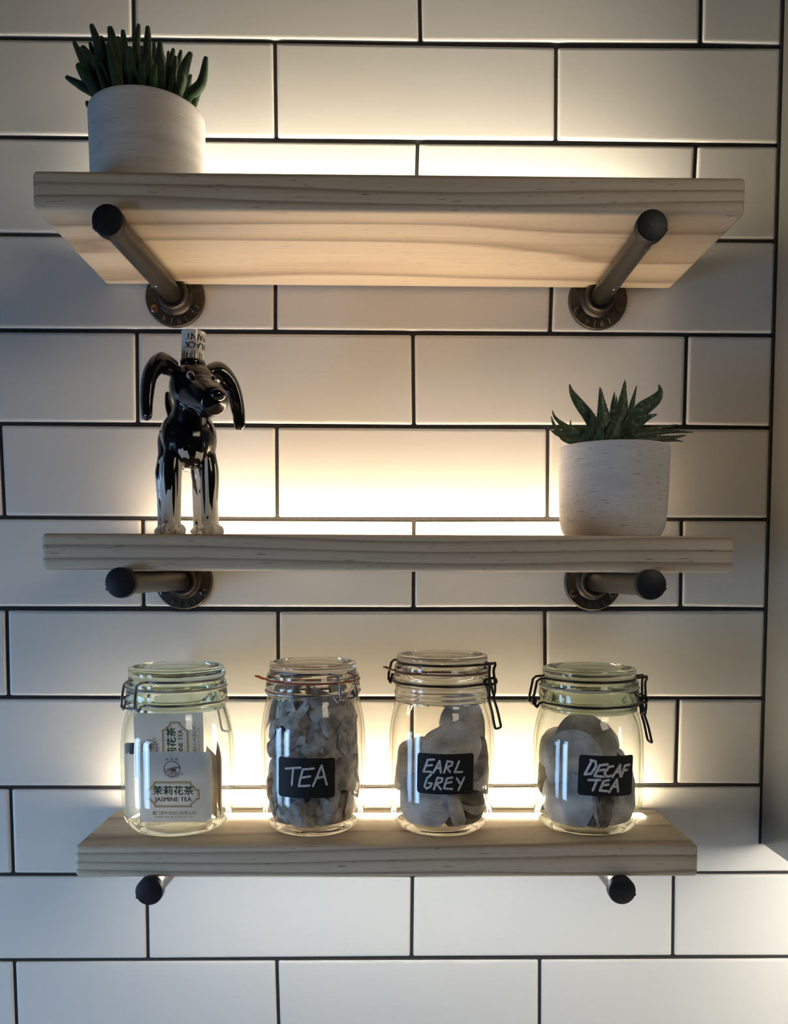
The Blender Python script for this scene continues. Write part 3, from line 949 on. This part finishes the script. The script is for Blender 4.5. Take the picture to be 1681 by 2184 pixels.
    if clasp:
        # clasp: link from the lid crosspiece to the coils, lever handle hanging below
        bm = bmesh.new()
        drop = 0 if not closed_clasp else 0
        for s in (1, -1):
            tube(bm, [W(p) for p in smooth_path([(xc - .6, 6.2 * s, zl + 2.2), (xc - 1.2, 6.4 * s, zl - 1), (xc - .2, 5.0 * s, zl - 6), (xc - .8, 6.4 * s, zk + 3), (xc - 1.2, 6.6 * s, zk - 6), (xc - .2, 6.2 * s, zk - 12), (xc + .8, 4.0 * s, zk - 14.4), (xc + 1, 0, zk - 14.4)], n=5)], rw, seg=8)
            # pivot coil
            co = [(xc + 1.2 + 3.3 * math.cos(k * PI / 8), (4.6 + .13 * k) * s, zk + 2.5 + 3.3 * math.sin(k * PI / 8)) for k in range(0, 30)]
            tube(bm, [W(p) for p in co], rw, seg=8)
            tube(bm, [W(p) for p in smooth_path([(xc + 3, 5.2 * s, zk + 1), (xc + 1.5, 5.2 * s, zk - 5), (xc + .2, 5.2 * s, zk - 11)], n=4)], rw, seg=8)
        obj('clasp_link', bm, wire, root, 60)
        bm = bmesh.new()
        han = [(xc + .6, 4.6, zk - 8), (xc - 1.2, 5.0, zk - 12), (xc - .4, 5.6, zk - 15), (xc - 4.0, 6.2, zk - 26), (xc - 7.4, 6.8, zk - 40), (xc - 8.4, 5.2, zk - 43.5), (xc - 8.4, -5.2, zk - 43.5), (xc - 7.4, -6.8, zk - 40), (xc - 4, -6.2, zk - 26), (xc - .4, -5.6, zk - 15), (xc - 1.2, -5.0, zk - 12), (xc + .6, -4.6, zk - 8)]
        tube(bm, [W(p) for p in smooth_path(han, n=5)], rw, seg=8)
        obj('lever_handle', bm, wire, root, 60)
    return root

def chalk_label(root, R, u0, z0, w, h, tilt, strokes, cx, cy, k, pen):
    """black sticker wrapped on the glass with handwriting; strokes in px about (cx, cy), k px per mm"""
    Rl = R / 1000 + .00025
    ct, st = math.cos(math.radians(tilt)), math.sin(math.radians(tilt))
    def fm(u, v, lift=0):
        u, v = u * ct - v * st, u * st + v * ct
        a = (u0 + u) / Rl
        return Vector(((Rl + lift) * math.sin(a), -(Rl + lift) * math.cos(a), z0 + v))
    bm = bmesh.new()
    nx, ny = 28, 18
    out = rounded_rect(w, h, .0032, 5)
    def inside(u, v):                                  # pull the grid into the rounded outline
        dx, dy = abs(u) - (w / 2 - .0032), abs(v) - (h / 2 - .0032)
        if dx > 0 and dy > 0:
            L = math.hypot(dx, dy); m = max(dx, dy)
            if L > 1e-9:
                s = m / L
                return math.copysign(w / 2 - .0032 + dx * s, u), math.copysign(h / 2 - .0032 + dy * s, v)
        return u, v
    us = [-w / 2, *[-w / 2 + .0032 * i / 4 for i in range(1, 5)], *[-w / 2 + .0032 + (w - .0064) * i / 20 for i in range(1, 20)], *[w / 2 - .0032 + .0032 * i / 4 for i in range(0, 5)]]
    vs_ = [-h / 2, *[-h / 2 + .0032 * i / 4 for i in range(1, 5)], *[-h / 2 + .0032 + (h - .0064) * i / 12 for i in range(1, 12)], *[h / 2 - .0032 + .0032 * i / 4 for i in range(0, 5)]]
    g = [[bm.verts.new(fm(*inside(u, v))) for v in vs_] for u in us]
    for i in range(len(us) - 1):
        for j in range(len(vs_) - 1):
            bm.faces.new((g[i][j], g[i + 1][j], g[i + 1][j + 1], g[i][j + 1]))
    lab = obj('sticker_label', bm, M['chalkboard'], root, 60)
    r = bmesh.new()
    for s in strokes:
        stroke(r, [((x - cx) / k / 1000, (cy - y) / k / 1000) for x, y in s], pen / 1000, fm, .00018)
    obj('handwriting', r, M['chalk'], lab)
    return lab

J1 = jar('greenish clip top jar of printed jasmine tea sachets, leftmost of the four jars', .0530, 57.3, 168, 125, 49.6, 133, 146, 51.3, 48.6, M['glass_green'], M['base_green'], M['gasket_grey'], M['wire'], -128, .00125, closed_clasp=True)
J2 = jar('jar packed to the neck with grey tea bags, its black label lettered TEA', .1943, 54.3, 173, 137, 47.2, 143, 154, 48.8, 45.0, M['glass_clear'], M['base_clear'], M['gasket_red'], M['wire'], -48, .0012, tab=192, clasp=False)
J3 = jar('tallest jar, half filled with round tea bags, its black label lettered EARL GREY', .3284, 54.8, 181, 133, 48.4, 153, 163, 50.3, 47.4, M['glass_clear'], M['base_clear'], M['gasket_brown'], M['dark_wire'], 147, .00135, tab=186, ridges=True)
J4 = jar('jar of round tea bags under a black label lettered DECAF TEA, rightmost of the four', .4823, 57.0, 168, 124, 49.4, 132, 147, 51.3, 47.8, M['glass_green'], M['base_green'], M['gasket_grey'], M['dark_wire'], 181, .0013)

T2_ = [[(410, 1307), (500, 1293), (588, 1283)], [(502, 1300), (485, 1490)], [(738, 1290), (615, 1303), (588, 1400), (570, 1495), (690, 1485)], [(598, 1397), (698, 1380)], [(730, 1490), (826, 1258), (885, 1480)], [(770, 1402), (852, 1388)]]
chalk_label(J2, 54.3, -.0032, .0624, .0592, .0400, -.4, T2_, 647, 1405, 11.4, 2.15)
T3_ = [[(632, 1238), (562, 1245), (515, 1378), (603, 1374)], [(545, 1312), (610, 1300)], [(625, 1382), (690, 1250), (705, 1377)], [(652, 1332), (704, 1326)], [(740, 1377), (775, 1250)], [(775, 1252), (828, 1262), (822, 1298), (768, 1318), (803, 1370)],
       [(902, 1255), (857, 1372), (940, 1374)], [(602, 1402), (556, 1448), (530, 1535), (552, 1562), (592, 1540), (612, 1500), (575, 1498)], [(635, 1562), (672, 1432)], [(672, 1434), (726, 1440), (716, 1478), (660, 1500), (710, 1560)],
       [(832, 1430), (772, 1440), (742, 1548), (832, 1556)], [(757, 1492), (822, 1480)], [(880, 1440), (920, 1502)], [(966, 1435), (902, 1568)]]
chalk_label(J3, 54.8, .0010, .0667, .0588, .0405, -.6, T3_, 762, 1396, 10.9, 2.15)
T4_ = [[(655, 1163), (585, 1322), (652, 1310), (700, 1225), (692, 1170), (640, 1160)], [(826, 1200), (740, 1212), (690, 1332), (788, 1338)], [(718, 1272), (797, 1260)], [(892, 1220), (842, 1230), (798, 1298), (825, 1336), (892, 1325)],
       [(890, 1342), (980, 1208), (986, 1338)], [(930, 1290), (985, 1285)], [(1112, 1216), (1042, 1222), (1004, 1338)], [(1022, 1277), (1077, 1270)], [(628, 1382), (752, 1374)], [(716, 1382), (680, 1492)],
       [(852, 1375), (790, 1387), (755, 1492), (836, 1496)], [(773, 1434), (846, 1425)], [(860, 1508), (946, 1368), (967, 1503)], [(890, 1452), (960, 1445)]]
chalk_label(J4, 57.0, .0072, .0654, .0590, .0405, -1.6, T4_, 842, 1332, 11.1, 2.5)

# ------------------------------------------------------------------ what is in the jars
def inside_r(zmm, R, rn, zn):
    """inner radius of a jar (mm) at height zmm"""
    pts = [(7, R - 15), (9, R - 11), (13, R - 8), (24, R - 4.4), (40, R - 3.8), (zn - 40, R - 4.2), (zn - 22, R - 5.6), (zn - 11, R - 8.6), (zn - 1, rn - 4.6), (zn + 60, rn - 4.6)]
    for (z0, r0), (z1, r1) in zip(pts, pts[1:]):
        if zmm <= z1:
            return r0 + (r1 - r0) * max(0, (zmm - z0)) / (z1 - z0)
    return rn - 4.6

def keep_inside(bm, centre, slack, R, rn, zn):
    """push vertices (jar coordinates = co + centre, mm/1000) inside the glass and above its floor"""
    for v in bm.verts:
        p = v.co + centre
        p.z = max(p.z, .0088 + slack * .4)
        rm = inside_r(p.z * 1000, R, rn, zn) / 1000 - slack
        r = math.hypot(p.x, p.y)
        s0 = .0045                                      # eased, so the two faces of a bag keep their order
        if r > rm - s0:
            k = (rm - s0 * math.exp(-(r - rm + s0) / s0)) / r
            p.x *= k
            p.y *= k
        v.co = p - centre

def square_bag(size, seed):
    rnd = random.Random(seed)
    n = 10
    bm = bmesh.new()
    off = Vector((rnd.uniform(0, 50), rnd.uniform(0, 50), rnd.uniform(0, 50)))
    fold = rnd.uniform(-.7, .7)
    fa = rnd.uniform(0, PI)
    def P(i, j, s):
        u, v = (i / n - .5), (j / n - .5)
        e = min(1, 4.5 * min(i, j, n - i, n - j) / n)
        x, y, z = u * size, v * size * .92, s * .0042 * e
        q = Vector((x, y, 0)) * 48 + off
        d = Vector((noise.noise(q), noise.noise(q + Vector((9, 0, 0))), noise.noise(q + Vector((0, 9, 0)))))
        x += d.x * .004
        y += d.y * .004
        z += d.z * .011
        q2 = Vector((x, y, 0)) * 120 + off
        z += abs(noise.noise(q2)) * .007 * e
        l = x * math.cos(fa) + y * math.sin(fa)          # folded across
        z += abs(l) * fold
        return Vector((x, y, z))
    g = {}
    for s in (1, -1):
        for i in range(n + 1):
            for j in range(n + 1):
                rim = i in (0, n) or j in (0, n)
                if rim and s < 0:
                    g[(i, j, s)] = g[(i, j, 1)]
                else:
                    g[(i, j, s)] = bm.verts.new(P(i, j, s))
    for s in (1, -1):
        for i in range(n):
            for j in range(n):
                q = [g[(i, j, s)], g[(i + 1, j, s)], g[(i + 1, j + 1, s)], g[(i, j + 1, s)]]
                if len(set(q)) == 4:
                    bm.faces.new(q if s > 0 else q[::-1])
    return bm

def put(name, bm, mat, jarroot, c, rot, slack, dims, smooth, label, cat, group):
    bmesh.ops.transform(bm, matrix=rot.to_matrix().to_4x4(), verts=bm.verts)
    keep_inside(bm, Vector(c), slack, *dims)
    o = obj(name, bm, mat, None, smooth)
    o.location = jarroot.location + Vector(c)
    return tag(o, label, cat, group)

def aim(n, roll=0.0):
    return Vector((0, 0, 1)).rotation_difference(Vector(n).normalized()) @ Euler((0, 0, roll)).to_quaternion()

rnd = random.Random(21)
dims2 = (54.3, 47.2, 137)
k = 0
for lev, z in enumerate((20, 31, 42, 53, 64, 75, 86, 97, 108, 117, 125)):
    ring = 7 if z < 112 else 6
    for i in range(ring):
        a = 2 * PI * (i + .5 * (lev % 2)) / ring + rnd.uniform(-.15, .15)
        if math.sin(a) > .72:                           # nothing of the back row shows
            continue
        rr = inside_r(z, *dims2) / 1000 - rnd.uniform(.011, .017)
        n = Vector((math.cos(a) + rnd.uniform(-.7, .7), math.sin(a) + rnd.uniform(-.7, .7), rnd.uniform(-.2, .9)))
        put('square_tea_bag', square_bag(rnd.uniform(.040, .049), 100 + k), M['bag_grey'], J2, (rr * math.cos(a), rr * math.sin(a), z / 1000 + rnd.uniform(-.003, .003)), aim(n, rnd.uniform(0, PI)), rnd.uniform(.0002, .0045), dims2, 16,
            'crumpled grey square tea bag packed inside the jar lettered TEA', 'tea bag', 'square tea bags packed in the TEA jar')
        k += 1
for z in (24, 50, 76, 102, 118):
    for i in range(2):
        a = rnd.uniform(0, 2 * PI)
        put('square_tea_bag', square_bag(.045, 300 + k), M['bag_grey'], J2, (.014 * math.cos(a), .014 * math.sin(a), z / 1000), aim((rnd.uniform(-1, 1), rnd.uniform(-1, 1), 1), a), .001, dims2, 38,
            'crumpled grey square tea bag packed inside the jar lettered TEA', 'tea bag', 'square tea bags packed in the TEA jar')
        k += 1

def round_bag(r, seed):
    rnd = random.Random(seed)
    bm = bmesh.new()
    off = Vector((rnd.uniform(0, 50), rnd.uniform(0, 50), 0))
    nr, ns = 9, 40
    def P(i, k, s):
        t = i / nr
        a = 2 * PI * k / ns
        x, y = r * t * math.cos(a), r * t * math.sin(a)
        lens = max(0, 1 - (t / .84) ** 2)
        q = Vector((x, y, 0)) * 42 + off
        z = s * (.0042 * lens ** .9 + .00030) + noise.noise(q) * .0055 + noise.noise(q * 2.6) * .0013
        z += s * .0010 * noise.noise(q * 3.5 + Vector((0, 0, s * 5))) * lens
        return Vector((x * (1 + .02 * math.sin(3 * a + seed)), y, z))
    rim = None
    for s in (1, -1):
        c = bm.verts.new(P(0, 0, s))
        prev = None
        for i in range(1, nr + 1):
            if i == nr:                                # both faces share the pressed rim
                rim = rim or [bm.verts.new((P(i, k, 1) + P(i, k, -1)) / 2) for k in range(ns)]
                ring = rim
            else:
                ring = [bm.verts.new(P(i, k, s)) for k in range(ns)]
            for k in range(ns):
                if prev is None:
                    bm.faces.new((c, ring[k], ring[(k + 1) % ns]))
                else:
                    bm.faces.new((prev[k], ring[k], ring[(k + 1) % ns], prev[(k + 1) % ns]))
            prev = ring
    return bm

def round_heap(J, dims, L, where, group, mats):
    for k, (c, n, r, mt, lab) in enumerate(L):
        put('round_tea_bag', round_bag(r / 1000, k * 7 + len(where)), M[mt], J, [q / 1000 for q in c], aim(n, k * 1.3), .0006 + .0005 * (k % 4), dims, 60,
            lab or 'round white paper tea bag heaped among others in the jar lettered ' + where, 'tea bag', group)

EG = [((-21, -37, 34), (-.35, -1, .08), 31, 'bag_white', 'large round tea bag upright at the front left of the EARL GREY jar'),
      ((8, -20, 84), (-.32, -.72, .62), 33, 'bag_white', 'speckled round tea bag lying tilted on the heap above the EARL GREY label'),
      ((27, 16, 103), (-.15, -1, .1), 29, 'bag_plain', 'round tea bag standing up against the back right of the EARL GREY jar'),
      ((31, -14, 74), (.25, -.55, .8), 29, 'bag_dark', None), ((33, -14, 62), (.3, -.6, .75), 29, 'bag_white', None), ((31, -14, 51), (.35, -.7, .6), 29, 'bag_dark', None), ((30, -14, 40), (.3, -.6, .7), 29, 'bag_white', None),
      ((-27, -4, 69), (-.45, -.6, .65), 30, 'bag_white', None), ((-29, 8, 60), (-.5, -.5, .7), 30, 'bag_plain', None),
      ((15, -37, 33), (.93, -.36, .2), 29, 'bag_plain', 'round tea bag on edge at the front right, under the EARL GREY label'),
      ((24, -18, 14), (.1, -.25, 1), 30, 'bag_dark', None), ((23, -8, 21), (.15, -.3, 1), 30, 'bag_dark', None), ((22, 0, 28), (.2, -.3, 1), 30, 'bag_dark', None),
      ((0, -14, 30), (0, -.95, .3), 31, 'bag_dark', None), ((-4, 8, 44), (-.1, -.8, .5), 32, 'bag_dark', None), ((2, -2, 64), (-.2, -.55, .8), 32, 'bag_white', None),
      ((32, 8, 84), (.1, -.7, .7), 29, 'bag_dark', None)]
round_heap(J3, (54.8, 48.4, 133), EG, 'EARL GREY', 'round tea bags in the EARL GREY jar', None)
DC = [((-28, -33, 34), (-.62, -.8, .02), 31, 'bag_plain', 'round tea bag upright at the bottom left front of the DECAF TEA jar'),
      ((-23, -27, 74), (-.3, -.92, .25), 32, 'bag_plain', 'round tea bag leaning at the left above the DECAF TEA label'),
      ((-3, -4, 87), (.15, -.85, .5), 34, 'bag_plain', 'topmost big round tea bag on the heap in the DECAF TEA jar'),
      ((31, -24, 30), (.5, -.85, .15), 30, 'bag_white', 'round tea bag upright at the bottom right of the DECAF TEA jar'),
      ((6, -34, 26), (.93, -.36, 0), 27, 'bag_plain', None), ((13, -33, 26), (.9, -.42, .05), 28, 'bag_dark', None), ((-9, -34, 26), (-.88, -.4, 0), 27, 'bag_dark', None),
      ((35, -4, 57), (.55, -.62, .55), 29, 'bag_white', None), ((-22, 14, 52), (-.2, -.9, .3), 32, 'bag_dark', None),
      ((16, 2, 76), (.5, -.65, .55), 30, 'bag_white', None), ((0, -8, 34), (0, -1, .05), 32, 'bag_dark', None), ((-33, 6, 82), (-.45, -.5, .75), 28, 'bag_plain', None), ((10, -6, 58), (.1, -.9, .35), 31, 'bag_dark', None),
      ((14, 22, 92), (.3, -.6, .75), 28, 'bag_plain', None)]
round_heap(J4, (57.0, 49.4, 124), DC, 'DECAF TEA', 'round tea bags in the DECAF TEA jar', None)

# printed sachets
def sachet_mesh(w, h, th, seed, bend=0.0):
    bm = bmesh.new()
    nx, nz = 12, 12
    off = Vector((seed * 7.7, seed * 3.1, 0))
    g = {}
    for s in (1, -1):
        for i in range(nx + 1):
            for j in range(nz + 1):
                rim = i in (0, nx) or j in (0, nz)
                if rim and s < 0:
                    g[(i, j, s)] = g[(i, j, 1)]
                    continue
                u, v = i / nx - .5, j / nz - .5
                e = min(1, 7 * min(i / nx, j / nz, 1 - i / nx, 1 - j / nz))
                q = Vector((u * 3, v * 3, 0)) + off
                y = -s * th / 2 * e + bend * (u * u - .08)
                if s < 0:
                    y += .0012 * noise.noise(q)
                g[(i, j, s)] = bm.verts.new((u * w, y, v * h))
    for s in (1, -1):
        for i in range(nx):
            for j in range(nz):
                q = [g[(i, j, s)], g[(i + 1, j, s)], g[(i + 1, j + 1, s)], g[(i, j + 1, s)]]
                if len(set(q)) >= 3:
                    try:
                        bm.faces.new(list(dict.fromkeys(q)))
                    except ValueError:
                        pass
    return bm

def printing(parent, th, turn=0):
    """the sachet's print: emblem, gold frame, green characters, lettering"""
    c, s = math.cos(turn), math.sin(turn)
    y0 = -th / 2 - .00025
    def fm(u, v, w=0):
        return Vector((u * c - v * s, y0 - abs(w), u * s + v * c))
    mm_ = lambda u, v: (u / 1000, v / 1000)
    bm = bmesh.new()
    mats = [M['ink_dark'], M['ink_green'], M['ink_gold'], M['ink_maroon']]
    # frame with stepped corners
    def frame(w, h, st):
        x, y = w / 2, h / 2
        pts = [(-x + st, y), (x - st, y), (x - st, y - st * .25), (x - st * .25, y - st), (x, y - st), (x, -y + st), (x - st * .25, -y + st), (x - st, -y + st * .25), (x - st, -y), (-x + st, -y), (-x + st, -y + st * .25), (-x + st * .25, -y + st),
               (-x, -y + st), (-x, y - st), (-x + st * .25, y - st), (-x + st, y - st * .25)]
        return [mm_(-1.8 + a, -7 + b) for a, b in pts] + [mm_(-1.8 - x + st, -7 + y)]
    stroke(bm, frame(52.5, 25.5, 8), .0010, fm, .00002, 2)
    stroke(bm, frame(49.8, 22.8, 7.4), .00045, fm, .00002, 2)
    for dx, dy in ((-.00022, 0), (.00022, 0), (0, .0002), (0, -.0002)):                # brush-heavy characters
        text_into(bm, '茉莉花茶', .0098, fm, lift=1e-5, cx=-.0013 + dx, cy=-.0036 + dy, mi=1, xscale=1.06)
    for dx in (-.00012, .00012):
        text_into(bm, 'JASMINE TEA', .0064, fm, cx=-.0014 + dx, cy=-.0123, mi=0)
    text_into(bm, '厦门茶叶进出口有限公司', .0040, fm, bold=0, cx=-.001, cy=-.0266, mi=3)
    text_into(bm, 'XIAMEN TEA IMP. & EXP. CO., LTD.', .0023, fm, cx=-.001, cy=-.0305, mi=3, xscale=1.12)
    # round emblem: rising banks and furrows below the sky
    cu, cv = -.002, .0193
    N = 40
    stroke(bm, [(cu + .0080 * math.cos(2 * PI * k / N), cv + .0080 * math.sin(2 * PI * k / N)) for k in range(N + 1)], .00062, fm, .00002, 3)
    for pts in (([-7.6, -1.0], [-3, .6], [2, 1.6], [7.7, 2.4]), ([-7.4, -2.6], [-2, -.4], [3, .8], [7.6, 1.2])):
        stroke(bm, [(cu + a / 1000, cv + b / 1000) for a, b in pts], .0006, fm, .00004, 3)
    for a0, a1 in ((-6.4, .4), (-4.0, 1.0), (-1.6, 1.6), (.8, 2.2), (3.4, 2.8), (5.4, 3.2)):
        yb = -math.sqrt(max(0, 58 - a0 * a0))
        stroke(bm, [(cu + a0 / 1000, cv + yb / 1000), (cu + a1 / 1000, cv - .0002)], .0007, fm, .00006, 3)
    for k, ch in enumerate('海堤牌'):
        text_into(bm, ch, .0028, fm, cx=cu - .0048 + .0048 * k, cy=cv + .0097 + (.0006 if k == 1 else 0), mi=3)
    word = 'SEA DYKE BRAND'
    for k, ch in enumerate(word):
        a = math.radians(-148 + k * (116 / (len(word) - 1)))
        er, et = Vector((math.cos(a), math.sin(a))), Vector((-math.sin(a), math.cos(a)))
        def fa(u, v, w, er=er, et=et):
            p = Vector((cu, cv)) + er * .0096 - er * v + et * u
            return fm(p.x, p.y, w)
        text_into(bm, ch, .0019, fa, mi=3)
    text_into(bm, 'R', .0016, fm, cx=cu + .0098, cy=cv - .0048, mi=3)
    stroke(bm, [(cu + .0098 + .0011 * math.cos(2 * PI * k / 14), cv - .0048 + .0011 * math.sin(2 * PI * k / 14)) for k in range(15)], .00022, fm, .00002, 3)
    return obj('printing', bm, mats, parent, recalc=False)

def sachet(label, c, w, h, th, rz, rx, mat, turn=None, seed=1):
    o = obj('tea_sachet', sachet_mesh(w / 1000, h / 1000, th / 1000, seed), M[mat], None, 50)
    o.location = J1.location + Vector(c) / 1000
    o.rotation_euler = (math.radians(rx), 0, math.radians(rz))
    tag(o, label, 'tea sachet', 'tea sachets in the leftmost jar')
    if turn is not None:
        printing(o, th / 1000, turn)
    return o
sachet('white sachet printed upright JASMINE TEA at the front of the leftmost jar', (4.2, -32.5, 48), 73, 73, 3, 0, 3, 'sachet', 0, 1)
sachet('white printed sachet turned sideways behind the front one in the leftmost jar', (-3, -24.5, 89), 70, 68, 3, 0, 3, 'sachet', PI / 2, 2)
sachet('tan sachet seen edge-on at the right side of the leftmost jar', (42, 2, 49), 50, 70, 4, 104, 0, 'sachet_tan', None, 3)
sachet('narrow tan sachet leaning beside the edge-on one in the leftmost jar', (35, -2, 46), 54, 66, 4, 112, 0, 'sachet_tan', None, 4)
sachet('pale sachet standing at the left side of the leftmost jar', (-40, -3, 47), 54, 68, 4, 76, 0, 'sachet', None, 5)
bm = bmesh.new()
box(bm, (-.0045, -.003, -.0055), (.0045, .003, .0055))
bevel_all(bm, .0006, 2)
o = obj('paper_tab', bm, M['navy'], None, 40)
o.location = J1.location + Vector((-.0445, -.018, .0845))
tag(o, 'small dark blue paper tab at the left side of the leftmost jar', 'paper tab')

# ================================================================== LIGHT AND CAMERA
def area(name, loc, target, size, size_y, power, col):
    L = bpy.data.lights.new(name, 'AREA')
    L.shape = 'RECTANGLE'
    L.size, L.size_y = size, size_y
    L.energy = power
    L.color = col
    o = bpy.data.objects.new(name, L)
    link(o)
    o.location = loc
    o.rotation_euler = (Vector(target) - Vector(loc)).to_track_quat('-Z', 'Y').to_euler()
    return o
# two casements of a window low on the left of the room
for x, y in ((-1.50, -.42), (-1.26, -1.06)):
    c, e = lamp(LAMPS['win'])
    o = area('window_daylight', (x, y, 1.17), (.12, -.06, 1.12), .30, .60, e, c)
    o.data.spread = math.radians(85)
c, e = lamp(LAMPS['ceil'])
area('ceiling_lamp', (1.15, -1.35, 2.35), (.25, 0, 1.75), .45, .45, e, c)
# the dim room behind the camera
wd = bpy.data.worlds.new('room')
SC.world = wd
wd.use_nodes = True
c, e = lamp(LAMPS['room'])
wd.node_tree.nodes['Background'].inputs[0].default_value = (*c, 1)
wd.node_tree.nodes['Background'].inputs[1].default_value = e

cam = bpy.data.cameras.new('camera')
co = bpy.data.objects.new('camera', cam)
link(co)
cam.sensor_fit = 'HORIZONTAL'
cam.sensor_width = 36
cam.lens = 1800 * 36 / 1681
cam.shift_x = 0
cam.shift_y = (1351 - 1092) / 1681
cam.clip_start = .01
a, b, c = .0134, -.0708, .0038
fwd = Vector((math.sin(a) * math.cos(b), math.cos(a) * math.cos(b), math.sin(b)))
rgt = Vector((math.cos(a), -math.sin(a), 0))
up = rgt.cross(fwd)
rgt, up = math.cos(c) * rgt + math.sin(c) * up, -math.sin(c) * rgt + math.cos(c) * up
R3 = Matrix((rgt, up, -fwd)).transposed()
co.matrix_world = Matrix.Translation((.2666, -.9371, 1.6379)) @ R3.to_4x4()
SC.camera = co
SC.view_settings.view_transform = 'Standard'
SC.view_settings.look = 'None'
SC.view_settings.exposure = 0
SC.view_settings.gamma = 1
SC.view_settings.use_curve_mapping = False
SC.cycles.max_bounces = 16
SC.cycles.transparent_max_bounces = 32
SC.cycles.transmission_bounces = 12
SC.cycles.sample_clamp_indirect = 6
SC.cycles.use_denoising = True
